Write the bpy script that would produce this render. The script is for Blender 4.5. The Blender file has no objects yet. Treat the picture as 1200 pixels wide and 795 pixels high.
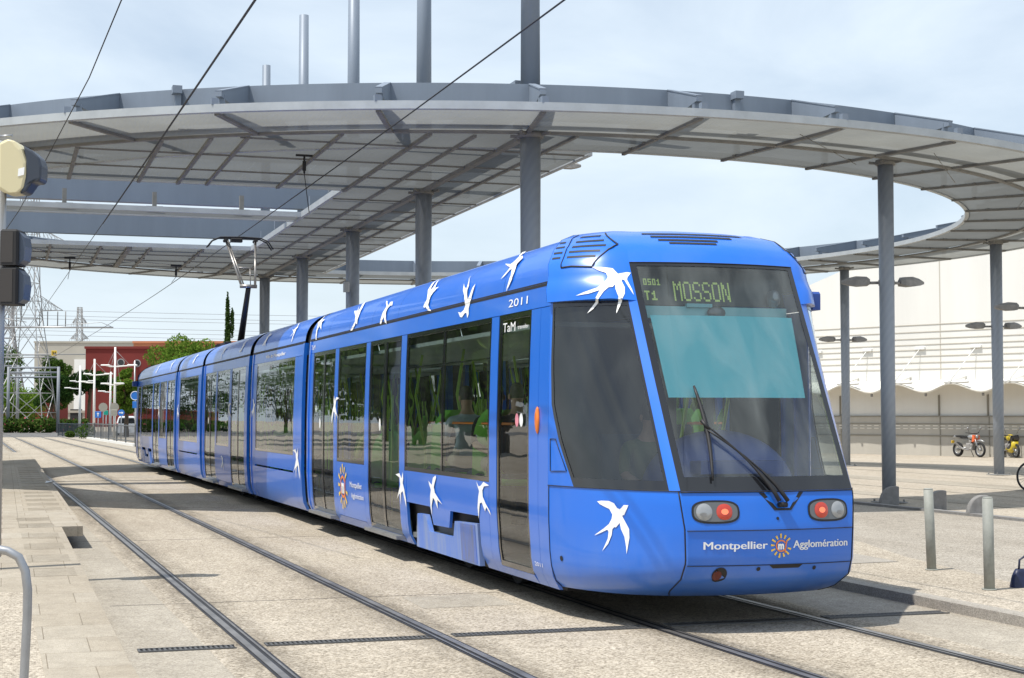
import bpy, math, random
from mathutils import Vector, Matrix
from mathutils.geometry import tessellate_polygon
random.seed(7)
sc = bpy.context.scene
C = sc.collection
PI = math.pi
R = math.radians
# ------------------------------------------------------------------ view the scene was surveyed from
CAM = Vector((0, 0, 1.66)); YAW = math.atan(595/1850.0)
CT, ST = math.cos(YAW), math.sin(YAW)
def at(px, py, d):
    """survey: bearing/elevation reading + distance -> world position"""
    r = (px-600)/1850.0*d
    return Vector((r*CT+d*ST, -r*ST+d*CT, CAM.z+(487-py)*d/1850.0))
# ------------------------------------------------------------------ materials
def nt_of(name):
    m = bpy.data.materials.new(name); m.use_nodes = True
    nt = m.node_tree; nt.nodes.clear()
    return m, nt, nt.nodes, nt.links
def mat(name, col, rough=.5, metal=0, coat=0, var=0, vscale=3, bump=0, bscale=40, col2=None, spec=.5, emit=None, es=1, streak=False):
    m, nt, N_, L = nt_of(name)
    o = N_.new('ShaderNodeOutputMaterial'); b = N_.new('ShaderNodeBsdfPrincipled')
    L.new(b.outputs[0], o.inputs[0])
    b.inputs['Base Color'].default_value = (*col, 1); b.inputs['Roughness'].default_value = rough
    b.inputs['Metallic'].default_value = metal; b.inputs['Coat Weight'].default_value = coat
    b.inputs['Coat Roughness'].default_value = .04; b.inputs['Specular IOR Level'].default_value = spec
    if emit: b.inputs['Emission Color'].default_value = (*emit, 1); b.inputs['Emission Strength'].default_value = es
    g = N_.new('ShaderNodeNewGeometry')
    if var or col2:
        n = N_.new('ShaderNodeTexNoise'); n.inputs['Scale'].default_value = vscale; n.inputs['Detail'].default_value = 6
        n.inputs['Roughness'].default_value = .65
        if streak:
            mp = N_.new('ShaderNodeMapping'); mp.inputs['Scale'].default_value = (1, 1, .12)
            L.new(g.outputs['Position'], mp.inputs[0]); L.new(mp.outputs[0], n.inputs['Vector'])
        else: L.new(g.outputs['Position'], n.inputs['Vector'])
        rp = N_.new('ShaderNodeValToRGB')
        c2 = col2 or tuple(c*(1-var) for c in col); c1 = col if col2 else tuple(min(1, c*(1+var*.5)) for c in col)
        rp.color_ramp.elements[0].color = (*c2, 1); rp.color_ramp.elements[1].color = (*c1, 1)
        rp.color_ramp.elements[0].position = .35; rp.color_ramp.elements[1].position = .65
        L.new(n.outputs[0], rp.inputs[0]); L.new(rp.outputs[0], b.inputs['Base Color'])
    if bump:
        n2 = N_.new('ShaderNodeTexNoise'); n2.inputs['Scale'].default_value = bscale; n2.inputs['Detail'].default_value = 3
        L.new(g.outputs['Position'], n2.inputs['Vector'])
        bp = N_.new('ShaderNodeBump'); bp.inputs['Strength'].default_value = bump; bp.inputs['Distance'].default_value = .01
        L.new(n2.outputs[0], bp.inputs['Height']); L.new(bp.outputs[0], b.inputs['Normal'])
    return m
def aggregate(name, base, dark, light, slab=None, grime=.5, scale=70):
    """exposed-aggregate concrete: stones + stains, optional joints"""
    m, nt, N_, L = nt_of(name)
    o = N_.new('ShaderNodeOutputMaterial'); b = N_.new('ShaderNodeBsdfPrincipled'); L.new(b.outputs[0], o.inputs[0])
    b.inputs['Roughness'].default_value = .85; b.inputs['Specular IOR Level'].default_value = .25
    g = N_.new('ShaderNodeNewGeometry')
    v = N_.new('ShaderNodeTexVoronoi'); v.inputs['Scale'].default_value = scale
    L.new(g.outputs['Position'], v.inputs['Vector'])
    sp = N_.new('ShaderNodeSeparateColor'); L.new(v.outputs['Color'], sp.inputs[0])
    rp = N_.new('ShaderNodeValToRGB'); e = rp.color_ramp.elements
    e[0].position = 0; e[0].color = (*dark, 1); e[1].position = 1; e[1].color = (*light, 1)
    k = e.new(.45); k.color = (*base, 1)
    L.new(sp.outputs[0], rp.inputs[0])
    n = N_.new('ShaderNodeTexNoise'); n.inputs['Scale'].default_value = .55; n.inputs['Detail'].default_value = 9; n.inputs['Roughness'].default_value = .68
    mp = N_.new('ShaderNodeMapping'); mp.inputs['Scale'].default_value = (1.5, .45, 1)
    L.new(g.outputs['Position'], mp.inputs[0]); L.new(mp.outputs[0], n.inputs['Vector'])
    r2 = N_.new('ShaderNodeValToRGB'); r2.color_ramp.elements[0].position = .3; r2.color_ramp.elements[1].position = .62
    dk = 1-grime*.55
    r2.color_ramp.elements[0].color = (dk, dk*.98, dk*.95, 1); r2.color_ramp.elements[1].color = (1, 1, 1, 1)
    L.new(n.outputs[0], r2.inputs[0])
    mx = N_.new('ShaderNodeMix'); mx.data_type = 'RGBA'; mx.blend_type = 'MULTIPLY'; mx.inputs[0].default_value = 1
    L.new(rp.outputs[0], mx.inputs[6]); L.new(r2.outputs[0], mx.inputs[7])
    out = mx.outputs[2]
    n3 = N_.new('ShaderNodeTexNoise'); n3.inputs['Scale'].default_value = 6; n3.inputs['Detail'].default_value = 6
    L.new(g.outputs['Position'], n3.inputs['Vector'])
    r3 = N_.new('ShaderNodeValToRGB'); r3.color_ramp.elements[0].position = .3; r3.color_ramp.elements[1].position = .7
    r3.color_ramp.elements[0].color = (.88, .88, .88, 1); r3.color_ramp.elements[1].color = (1.05, 1.05, 1.05, 1)
    L.new(n3.outputs[0], r3.inputs[0])
    m3 = N_.new('ShaderNodeMix'); m3.data_type = 'RGBA'; m3.blend_type = 'MULTIPLY'; m3.inputs[0].default_value = 1
    L.new(out, m3.inputs[6]); L.new(r3.outputs[0], m3.inputs[7]); out = m3.outputs[2]
    if slab:
        br = N_.new('ShaderNodeTexBrick'); br.inputs['Scale'].default_value = 1
        br.inputs['Brick Width'].default_value = slab[0]; br.inputs['Row Height'].default_value = slab[1]
        br.inputs['Mortar Size'].default_value = .004; br.inputs['Mortar Smooth'].default_value = .2
        br.inputs['Color1'].default_value = (1, 1, 1, 1); br.inputs['Color2'].default_value = (.94, .92, .89, 1); br.inputs['Mortar'].default_value = (.55, .52, .48, 1)
        L.new(g.outputs['Position'], br.inputs['Vector'])
        m4 = N_.new('ShaderNodeMix'); m4.data_type = 'RGBA'; m4.blend_type = 'MULTIPLY'; m4.inputs[0].default_value = 1
        L.new(out, m4.inputs[6]); L.new(br.outputs[0], m4.inputs[7]); out = m4.outputs[2]
    L.new(out, b.inputs['Base Color'])
    bp = N_.new('ShaderNodeBump'); bp.inputs['Strength'].default_value = .5; bp.inputs['Distance'].default_value = .006
    L.new(v.outputs['Distance'], bp.inputs['Height']); L.new(bp.outputs[0], b.inputs['Normal'])
    return m
def glass(name, tint, boost=0, rough=.0, sheen=0):
    m, nt, N_, L = nt_of(name)
    o = N_.new('ShaderNodeOutputMaterial'); mx = N_.new('ShaderNodeMixShader')
    t = N_.new('ShaderNodeBsdfTransparent'); t.inputs[0].default_value = (*tint, 1)
    gl = N_.new('ShaderNodeBsdfGlossy'); gl.inputs['Roughness'].default_value = rough; gl.inputs[0].default_value = (.95, .97, 1, 1)
    f = N_.new('ShaderNodeFresnel'); f.inputs[0].default_value = 1.5
    # very slight waviness of toughened glass
    g = N_.new('ShaderNodeNewGeometry'); n = N_.new('ShaderNodeTexNoise'); n.inputs['Scale'].default_value = 1.6; n.inputs['Detail'].default_value = 1
    L.new(g.outputs['Position'], n.inputs['Vector']); bp = N_.new('ShaderNodeBump'); bp.inputs['Strength'].default_value = .09; bp.inputs['Distance'].default_value = .02
    L.new(n.outputs[0], bp.inputs['Height']); L.new(bp.outputs[0], gl.inputs['Normal'])
    ad = N_.new('ShaderNodeMath'); ad.operation = 'MULTIPLY_ADD'; ad.inputs[1].default_value = 1-boost; ad.inputs[2].default_value = boost
    L.new(f.outputs[0], ad.inputs[0]); L.new(ad.outputs[0], mx.inputs[0])
    tt = t.outputs[0]
    if sheen:      # pale streaks painted in to imitate reflections and brighten the pane
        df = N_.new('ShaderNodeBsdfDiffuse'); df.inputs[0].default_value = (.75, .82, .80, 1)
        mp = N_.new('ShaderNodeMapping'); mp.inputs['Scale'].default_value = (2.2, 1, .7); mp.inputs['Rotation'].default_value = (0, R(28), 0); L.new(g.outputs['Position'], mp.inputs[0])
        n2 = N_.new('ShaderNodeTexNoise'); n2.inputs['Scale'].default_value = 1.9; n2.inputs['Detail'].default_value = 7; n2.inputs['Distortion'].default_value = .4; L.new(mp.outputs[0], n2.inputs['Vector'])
        mr = N_.new('ShaderNodeMapRange'); mr.inputs[1].default_value = .40; mr.inputs[2].default_value = .72; mr.inputs[3].default_value = sheen*.35; mr.inputs[4].default_value = sheen*1.5; L.new(n2.outputs[0], mr.inputs[0])
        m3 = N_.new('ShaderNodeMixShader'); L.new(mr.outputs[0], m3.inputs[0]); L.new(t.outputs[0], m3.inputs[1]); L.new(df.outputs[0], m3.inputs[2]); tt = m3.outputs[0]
    L.new(tt, mx.inputs[1]); L.new(gl.outputs[0], mx.inputs[2]); L.new(mx.outputs[0], o.inputs[0])
    return m
def perforated(name, col):
    """perforated sheet metal: partly open, scatters light through"""
    m, nt, N_, L = nt_of(name)
    o = N_.new('ShaderNodeOutputMaterial')
    d = N_.new('ShaderNodeBsdfDiffuse'); t = N_.new('ShaderNodeBsdfTranslucent'); tr = N_.new('ShaderNodeBsdfTransparent')
    g = N_.new('ShaderNodeNewGeometry'); n = N_.new('ShaderNodeTexNoise'); n.inputs['Scale'].default_value = .9; n.inputs['Detail'].default_value = 5
    L.new(g.outputs['Position'], n.inputs['Vector'])
    rp = N_.new('ShaderNodeValToRGB'); rp.color_ramp.elements[0].position = .3; rp.color_ramp.elements[1].position = .7
    rp.color_ramp.elements[0].color = (*[c*.86 for c in col], 1); rp.color_ramp.elements[1].color = (*col, 1); L.new(n.outputs[0], rp.inputs[0])
    L.new(rp.outputs[0], d.inputs[0]); L.new(rp.outputs[0], t.inputs[0])
    w = N_.new('ShaderNodeTexWave'); w.inputs['Scale'].default_value = 3.2; w.bands_direction = 'X'
    L.new(g.outputs['Position'], w.inputs['Vector'])
    bp = N_.new('ShaderNodeBump'); bp.inputs['Strength'].default_value = .25; bp.inputs['Distance'].default_value = .02
    L.new(w.outputs[0], bp.inputs['Height']); L.new(bp.outputs[0], d.inputs['Normal'])
    m1 = N_.new('ShaderNodeMixShader'); m1.inputs[0].default_value = .36; L.new(d.outputs[0], m1.inputs[1]); L.new(t.outputs[0], m1.inputs[2])
    m2 = N_.new('ShaderNodeMixShader'); m2.inputs[0].default_value = .04; L.new(m1.outputs[0], m2.inputs[1]); L.new(tr.outputs[0], m2.inputs[2])
    L.new(m2.outputs[0], o.inputs[0])
    return m
def foliage(name, c1, c2):
    m, nt, N_, L = nt_of(name)
    o = N_.new('ShaderNodeOutputMaterial'); d = N_.new('ShaderNodeBsdfDiffuse'); t = N_.new('ShaderNodeBsdfTranslucent')
    g = N_.new('ShaderNodeNewGeometry'); rp = N_.new('ShaderNodeValToRGB')
    rp.color_ramp.elements[0].color = (*c1, 1); rp.color_ramp.elements[1].color = (*c2, 1)
    L.new(g.outputs['Random Per Island'], rp.inputs[0]); L.new(rp.outputs[0], d.inputs[0]); L.new(rp.outputs[0], t.inputs[0])
    mx = N_.new('ShaderNodeMixShader'); mx.inputs[0].default_value = .35
    L.new(d.outputs[0], mx.inputs[1]); L.new(t.outputs[0], mx.inputs[2]); L.new(mx.outputs[0], o.inputs[0])
    return m
def bluepaint():
    """blue enamel with dusty road dirt thrown up on the skirt and faint rain streaks"""
    m, nt, N_, L = nt_of('blue_paint'); o = N_.new('ShaderNodeOutputMaterial'); b = N_.new('ShaderNodeBsdfPrincipled'); L.new(b.outputs[0], o.inputs[0])
    b.inputs['Coat Weight'].default_value = .40; b.inputs['Coat Roughness'].default_value = .06
    g = N_.new('ShaderNodeNewGeometry'); sp = N_.new('ShaderNodeSeparateXYZ'); L.new(g.outputs['Position'], sp.inputs[0])
    mr = N_.new('ShaderNodeMapRange'); mr.inputs[1].default_value = .85; mr.inputs[2].default_value = .25; mr.inputs[3].default_value = 0; mr.inputs[4].default_value = 1; L.new(sp.outputs[2], mr.inputs[0])
    mp = N_.new('ShaderNodeMapping'); mp.inputs['Scale'].default_value = (1, 1, .25); L.new(g.outputs['Position'], mp.inputs[0])
    n = N_.new('ShaderNodeTexNoise'); n.inputs['Scale'].default_value = 5; n.inputs['Detail'].default_value = 8; n.inputs['Roughness'].default_value = .7; L.new(mp.outputs[0], n.inputs['Vector'])
    mu = N_.new('ShaderNodeMath'); mu.operation = 'MULTIPLY'; L.new(mr.outputs[0], mu.inputs[0]); L.new(n.outputs[0], mu.inputs[1])
    n2 = N_.new('ShaderNodeTexNoise'); n2.inputs['Scale'].default_value = 2.2; n2.inputs['Detail'].default_value = 9; L.new(mp.outputs[0], n2.inputs['Vector'])
    m2 = N_.new('ShaderNodeMapRange'); m2.inputs[1].default_value = .5; m2.inputs[2].default_value = .8; m2.inputs[3].default_value = .0; m2.inputs[4].default_value = .10; L.new(n2.outputs[0], m2.inputs[0])
    ad = N_.new('ShaderNodeMath'); ad.operation = 'MULTIPLY_ADD'; ad.inputs[1].default_value = .55; L.new(mu.outputs[0], ad.inputs[0]); L.new(m2.outputs[0], ad.inputs[2])
    mx = N_.new('ShaderNodeMix'); mx.data_type = 'RGBA'; L.new(ad.outputs[0], mx.inputs[0]); mx.inputs[6].default_value = (.005, .140, .66, 1); mx.inputs[7].default_value = (.22, .30, .46, 1); L.new(mx.outputs[2], b.inputs['Base Color'])
    rr = N_.new('ShaderNodeMapRange'); rr.inputs[3].default_value = .3; rr.inputs[4].default_value = .7; L.new(ad.outputs[0], rr.inputs[0]); L.new(rr.outputs[0], b.inputs['Roughness'])
    return m
M = {}
M['blue'] = bluepaint()
M['blue_dirty'] = mat('blue_paint_dusty', (.06, .18, .62), .5, 0, .3, col2=(.20, .28, .50), vscale=5, streak=True)
M['blue_scuff'] = mat('blue_paint_scuffed', (.04, .14, .6), .5, 0, .3, col2=(.11, .13, .19), vscale=9, streak=True)
M['blue_in'] = mat('blue_plastic', (.02, .07, .30), .5)
M['white'] = mat('white_vinyl', (.85, .86, .86), .45)
M['black'] = mat('black_rubber', (.012, .012, .014), .55)
M['gloss_black'] = mat('gloss_black', (.012, .013, .016), .12, 0, .5)
M['dark'] = mat('dark_underframe', (.02, .02, .022), .8)
M['bellow'] = mat('grey_bellows', (.06, .06, .062), .8)
M['int_wall'] = mat('interior_panel', (.28, .31, .30), .5)
M['int_floor'] = mat('interior_floor', (.14, .15, .15), .6)
M['int_ceil'] = mat('interior_ceiling', (.75, .78, .76), .5)
M['seat'] = mat('lime_seat', (.30, .78, .10), .4)
M['seatpad'] = mat('seat_cushion', (.03, .06, .10), .9)
M['pole_green'] = mat('lime_handrail', (.38, .62, .06), .35)
M['teal'] = mat('teal_sunblind', (.22, .88, .98), .7)
M['teal2'] = mat('teal_header', (.28, .62, .66), .5)
M['orange'] = mat('orange_lens', (.85, .20, .02), .25, 0, .5)
M['yellow'] = mat('yellow_vinyl', (.85, .55, .05), .45)
M['orangev'] = mat('orange_vinyl', (.80, .22, .03), .45)
M['red_lens'] = mat('red_lens', (.38, .035, .02), .2, 0, .6, emit=(1, .08, .03), es=.10)
M['red_glow'] = mat('red_glow', (.9, .2, .1), .3, emit=(1, .22, .10), es=.45)
M['clear_lens'] = mat('clear_lens', (.34, .35, .36), .12, .3, .6)
M['lamp_bed'] = mat('lamp_bed', (.13, .135, .14), .25, .2, .5)
M['led'] = mat('led_dots', (.30, .38, .12), .5, emit=(.42, .60, .16), es=.28)
M['screen'] = mat('display_panel', (.012, .02, .018), .3)
M['gs'] = glass('side_glass', (.84, .95, .915), .0, sheen=.015)
M['gw'] = glass('windscreen_glass', (.94, .99, .985), .0, sheen=.075)
M['gc'] = glass('cab_side_glass', (.46, .50, .50), .03, sheen=.02)
M['steel'] = mat('polished_steel', (.34, .325, .31), .40, .75, var=.35, vscale=2)
M['rail_side'] = mat('rail_groove', (.045, .045, .05), .55, .5, var=.3, vscale=3)
M['alu'] = mat('grey_metal', (.38, .39, .40), .4, .6)
M['galv'] = mat('galvanised_steel', (.36, .37, .39), .42, .75, var=.15, vscale=4)
M['canopy'] = mat('grey_blue_steel', (.20, .24, .30), .5, .1, var=.10, vscale=1.2, streak=True)
M['canopy2'] = mat('pale_steel_trim', (.42, .45, .47), .5, .1, var=.12, vscale=2)
M['rib'] = mat('soffit_rib', (.21, .208, .20), .7, var=.2, vscale=3)
M['perf'] = perforated('perforated_sheet', (.20, .21, .208))
M['perf2'] = perforated('corrugated_sheet', (.34, .35, .335))
M['lampg'] = mat('floodlight_grey', (.27, .26, .25), .6, var=.2, vscale=8)
M['cream'] = mat('cream_cladding', (.74, .73, .695), .75, var=.07, vscale=.35, bump=.1, bscale=3, streak=True)
M['cream2'] = mat('beige_plinth', (.45, .425, .375), .8, var=.10, vscale=.6, streak=True)
M['groove'] = mat('cladding_joint', (.50, .465, .40), .8)
M['fabric'] = mat('white_awning', (.80, .77, .70), .8)
M['whitem'] = mat('white_steel', (.74, .74, .72), .5)
M['redw'] = mat('red_render', (.17, .020, .016), .8, var=.12, vscale=.3)
M['orangew'] = mat('orange_render', (.62, .25, .12), .8, var=.1, vscale=.3)
M['beigew'] = mat('beige_render', (.42, .40, .35), .8, var=.08, vscale=.2)
M['pylon'] = mat('pylon_steel', (.36, .36, .36), .6, .3)
M['line'] = mat('line_grey', (.22, .24, .27), .6)
M['pj'] = mat('plinth_joint', (.25, .235, .20), .8)
M['tyre'] = mat('tyre', (.015, .015, .016), .85)
M['bollard'] = mat('bollard_paint', (.30, .31, .28), .65, 0, var=.15, vscale=10)
M['stone'] = mat('grey_concrete_block', (.22, .215, .21), .85, var=.2, vscale=8, bump=.3)
M['kerb'] = aggregate('kerb_stone', (.36, .33, .29), (.28, .26, .23), (.46, .43, .38), scale=120)
M['ground'] = aggregate('plaza_ground', (.40, .35, .28), (.30, .26, .21), (.52, .47, .40), scale=40, grime=.35)
M['bed'] = aggregate('trackbed_aggregate', (.395, .345, .275), (.20, .17, .13), (.58, .52, .43), scale=72, grime=.40)
M['bed2'] = aggregate('smooth_concrete_strip', (.375, .338, .28), (.26, .23, .19), (.47, .43, .36), scale=95, grime=.5)
M['walk'] = aggregate('sidewalk_aggregate', (.40, .352, .285), (.20, .17, .135), (.58, .52, .43), scale=72, grime=.35)
M['road'] = aggregate('pale_road', (.345, .312, .265), (.19, .17, .145), (.48, .44, .38), scale=70, grime=.4)
M['slab'] = aggregate('platform_slabs', (.39, .348, .285), (.33, .295, .24), (.45, .405, .335), slab=(.60, .60), scale=120, grime=.4)
M['asph'] = mat('far_asphalt', (.13, .125, .12), .9, var=.2, vscale=.5)
M['trunk'] = mat('bark', (.10, .07, .045), .9, var=.3, vscale=6)
M['leaf1'] = foliage('leaf_olive', (.035, .075, .015), (.10, .17, .035))
M['leaf2'] = foliage('leaf_bright', (.07, .15, .02), (.19, .28, .045))
M['leaf3'] = foliage('leaf_pine', (.018, .05, .014), (.05, .10, .025))
M['cyp'] = foliage('leaf_cypress', (.03, .07, .018), (.08, .13, .035))
M['hedge'] = foliage('leaf_hedge', (.03, .075, .015), (.11, .17, .04))
M['flower'] = mat('oleander_pink', (.6, .12, .15), .7)
M['skin'] = mat('skin', (.42, .24, .16), .6)
M['hair'] = mat('hair', (.025, .018, .012), .7)
M['navy'] = mat('navy_leather', (.012, .018, .06), .45, var=.3, vscale=20)
# ------------------------------------------------------------------ mesh builder
class MB:
    def __init__(s): s.v = []; s.f = []; s.m = []; s.sm = []
    def add(s, vs, fs, mi=0, smooth=False):
        o = len(s.v); s.v += [tuple(v) for v in vs]
        s.f += [tuple(i+o for i in f) for f in fs]; s.m += [mi]*len(fs); s.sm += [smooth]*len(fs)
    def box(s, x0, x1, y0, y1, z0, z1, mi=0, T=None):
        vs = [(x, y, z) for z in (z0, z1) for y in (y0, y1) for x in (x0, x1)]
        if T: vs = [T(*v) for v in vs]
        s.add(vs, [(0, 2, 3, 1), (4, 5, 7, 6), (0, 1, 5, 4), (2, 6, 7, 3), (0, 4, 6, 2), (1, 3, 7, 5)], mi)
    def cbox(s, x0, x1, y0, y1, z0, z1, c=.02, mi=0, T=None):
        """box with chamfered vertical edges and top"""
        P = [(x0+c, y0), (x1-c, y0), (x1, y0+c), (x1, y1-c), (x1-c, y1), (x0+c, y1), (x0, y1-c), (x0, y0+c)]
        Q = [(min(max(x, x0+c), x1-c), min(max(y, y0+c), y1-c)) for x, y in P]
        vs = [(x, y, z0) for x, y in P]+[(x, y, z1-c) for x, y in P]+[(x, y, z1) for x, y in Q]
        if T: vs = [T(*v) for v in vs]
        fs = [tuple(range(7, -1, -1)), tuple(range(16, 24))]
        for i in range(8):
            j = (i+1) % 8; fs += [(i, j, 8+j, 8+i), (8+i, 8+j, 16+j, 16+i)]
        s.add(vs, fs, mi)
    def tube(s, pts, r, n=8, mi=0, cap=True, smooth=True, sq=1):
        pts = [Vector(p) for p in pts]; rs = r if isinstance(r, (list, tuple)) else [r]*len(pts)
        vs = []; up = Vector((0, 0, 1)); prev = None
        for i, p in enumerate(pts):
            a = pts[max(0, i-1)]; b = pts[min(len(pts)-1, i+1)]; d = (b-a)
            if d.length < 1e-9: d = up.copy()
            d.normalize()
            if prev is None:
                x = d.cross(up if abs(d.z) < .95 else Vector((1, 0, 0)))
            else:
                x = prev-d*prev.dot(d)
            x.normalize(); prev = x; y = d.cross(x)
            for k in range(n):
                an = 2*PI*k/n; vs.append(p+x*math.cos(an)*rs[i]+y*math.sin(an)*rs[i]*sq)
        fs = [(i*n+k, i*n+(k+1) % n, (i+1)*n+(k+1) % n, (i+1)*n+k) for i in range(len(pts)-1) for k in range(n)]
        s.add(vs, fs, mi, smooth)
        if cap:
            o = len(s.v)-len(vs)
            s.f += [tuple(o+k for k in range(n-1, -1, -1)), tuple(o+(len(pts)-1)*n+k for k in range(n))]; s.m += [mi]*2; s.sm += [False]*2
    def bar(s, a, b, w, h, mi=0):
        """square bar a->b"""
        a = Vector(a); b = Vector(b); d = (b-a).normalized()
        x = d.cross(Vector((0, 0, 1)) if abs(d.z) < .95 else Vector((1, 0, 0))).normalized(); y = x.cross(d)
        vs = [p+x*sx*w/2+y*sy*h/2 for p in (a, b) for sx, sy in ((-1, -1), (1, -1), (1, 1), (-1, 1))]
        s.add(vs, [(3, 2, 1, 0), (4, 5, 6, 7)]+[(i, (i+1) % 4, 4+(i+1) % 4, 4+i) for i in range(4)], mi)
    def ell(s, c, r, nu=16, nv=10, mi=0, T=None, v0=0, v1=1):
        vs = []
        for j in range(nv+1):
            th = PI*(v0+(v1-v0)*j/nv)
            for i in range(nu):
                ph = 2*PI*i/nu; p = (c[0]+r[0]*math.sin(th)*math.cos(ph), c[1]+r[1]*math.sin(th)*math.sin(ph), c[2]+r[2]*math.cos(th))
                vs.append(T(*p) if T else p)
        fs = [(j*nu+i, (j+1)*nu+i, (j+1)*nu+(i+1) % nu, j*nu+(i+1) % nu) for j in range(nv) for i in range(nu)]
        s.add(vs, fs, mi, True)
    def torus(s, c, ax, R0, r, n=32, k=8, mi=0):
        c = Vector(c); ax = Vector(ax).normalized(); x = ax.cross(Vector((0, 0, 1)));
        if x.length < .1: x = ax.cross(Vector((1, 0, 0)))
        x.normalize(); y = ax.cross(x); vs = []
        for i in range(n):
            a = 2*PI*i/n; d = x*math.cos(a)+y*math.sin(a)
            for j in range(k):
                b = 2*PI*j/k; vs.append(c+d*(R0+r*math.cos(b))+ax*r*math.sin(b))
        s.add(vs, [(i*k+j, ((i+1) % n)*k+j, ((i+1) % n)*k+(j+1) % k, i*k+(j+1) % k) for i in range(n) for j in range(k)], mi, True)
    def poly(s, pts, mi=0, n=None):
        """fill a (possibly concave) polygon given in 3D"""
        tr = tessellate_polygon([[Vector(p) for p in (n or pts)]])
        s.add(pts, [tuple(t) for t in tr], mi)
    def prism(s, pts2, f0, f1, mi=0):
        """polygon pts2 mapped by f0 (front) and f1 (back) with a rim"""
        n = len(pts2); tr = tessellate_polygon([[Vector((p[0], p[1], 0)) for p in pts2]])
        s.add([f0(*p) for p in pts2], [tuple(t) for t in tr], mi); s.add([f1(*p) for p in pts2], [tuple(reversed(t)) for t in tr], mi)
        vs = [f0(*p) for p in pts2]+[f1(*p) for p in pts2]
        s.add(vs, [(i, (i+1) % n, n+(i+1) % n, n+i) for i in range(n)], mi)
    def build(s, name, mats, parent=None, org=(0, 0, 0), recalc=False, bevel=0):
        me = bpy.data.meshes.new(name)
        ox, oy, oz = org
        me.from_pydata([(v[0]-ox, v[1]-oy, v[2]-oz) for v in s.v], [], s.f)
        mats = mats if isinstance(mats, (list, tuple)) else [mats]
        for m in mats: me.materials.append(m)
        me.polygons.foreach_set('material_index', s.m); me.polygons.foreach_set('use_smooth', s.sm)
        me.update()
        if recalc:
            import bmesh
            b = bmesh.new(); b.from_mesh(me); bmesh.ops.remove_doubles(b, verts=b.verts, dist=.0004); bmesh.ops.recalc_face_normals(b, faces=b.faces); b.to_mesh(me); b.free()
        o = bpy.data.objects.new(name, me); C.objects.link(o)
        if parent is not None: o.parent = parent
        else: o.location = org
        if bevel:
            bv = o.modifiers.new('bevel', 'BEVEL'); bv.width = bevel; bv.segments = 2; bv.limit_method = 'ANGLE'
        return o
def tag(o, label=None, cat=None, group=None, kind=None):
    if label: o['label'] = label
    if cat: o['category'] = cat
    if group: o['group'] = group
    if kind: o['kind'] = kind
    return o
def empty(name, loc, label, cat, group=None):
    o = bpy.data.objects.new(name, None); C.objects.link(o); o.location = loc; o.empty_display_size = .2
    return tag(o, label, cat, group)
def copy_tree(o, loc=None, rz=None, parent=None):
    c = o.copy(); C.objects.link(c); c.parent = parent
    if loc is not None: c.location = loc
    if rz is not None: c.rotation_euler = (0, 0, rz)
    for ch in list(o.children): copy_tree(ch, parent=c)
    return c
def text2d(s, bold=.02):
    cu = bpy.data.curves.new('t', 'FONT'); cu.body = s; cu.offset = bold; cu.resolution_u = 3
    ob = bpy.data.objects.new('t', cu); C.objects.link(ob)
    dg = bpy.context.evaluated_depsgraph_get(); me = bpy.data.meshes.new_from_object(ob.evaluated_get(dg))
    vs = [(v.co.x, v.co.y) for v in me.vertices]; fs = [tuple(p.vertices) for p in me.polygons]
    bpy.data.objects.remove(ob); bpy.data.meshes.remove(me)
    x0 = min(v[0] for v in vs); x1 = max(v[0] for v in vs)
    return [((x-x0)/(x1-x0), y) for x, y in vs], fs
# ================================================================== TRAM
TX, TY = 5.61, 10.9
def cl(s):
    k = max(0, s-12.3); return Vector((TX-.28*(k/28.3)**1.2, TY+s, 0))
def frame(s0, s1):
    a = cl(s0); b = cl(s1); d = (b-a).normalized(); x = Vector((d.y, -d.x, 0))
    def f(u, s, z):
        if u > .73: u = .73+(u-.73)*.62
        return a+x*u+d*(s-s0)+Vector((0, 0, z))
    return f
HW = [[.22, 1.22], [.30, 1.275], [.42, 1.30], [.8, 1.325], [1.6, 1.325], [2.2, 1.31], [2.57, 1.295], [2.75, 1.28], [2.77, 1.285], [2.9, 1.265], [3.02, 1.205], [3.12, 1.10], [3.20, .94], [3.255, .75], [3.285, .5], [3.30, 0]]
NR = [[.25, 1.20, 1.45, 1.05, .75, .62, .55, .10], [.30, 1.26, 1.45, 1.12, .62, .70, .38, .10], [.42, 1.30, 1.45, 1.15, .48, .70, .14, .09], [.55, 1.315, 1.45, 1.15, .45, .69, .07, .08],
      [.80, 1.325, 1.45, 1.14, .45, .70, .06, .08], [1.06, 1.325, 1.45, 1.12, .45, .73, .10, .08], [1.5, 1.325, 1.45, 1.12, .62, .735, .34, .09], [2.0, 1.315, 1.45, 1.12, .85, .74, .61, .10],
      [2.59, 1.30, 1.45, 1.14, 1.1, .74, .93, .11], [2.91, 1.28, 1.55, 1.15, 1.2, .74, 1.10, .12], [3.05, 1.18, 1.7, 1.05, 1.3, .72, 1.2, .12], [3.16, 1.04, 1.9, .92, 1.5, .66, 1.38, .13], [3.23, .86, 2.1, .75, 1.75, .55, 1.62, .14], [3.275, .62, 2.3, .45, 2.1, .35, 1.95, .14], [3.302, .05, 2.4, .04, 2.3, .02, 2.2, .05]]
def crv(a, x):
    if x <= a[0][0]: return list(a[0])
    for i in range(len(a)-1):
        if x <= a[i+1][0]:
            k = (x-a[i][0])/(a[i+1][0]-a[i][0]); return [p+(q-p)*k for p, q in zip(a[i], a[i+1])]
    return list(a[-1])
def hw(z): return crv(HW, z)[1]
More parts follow.
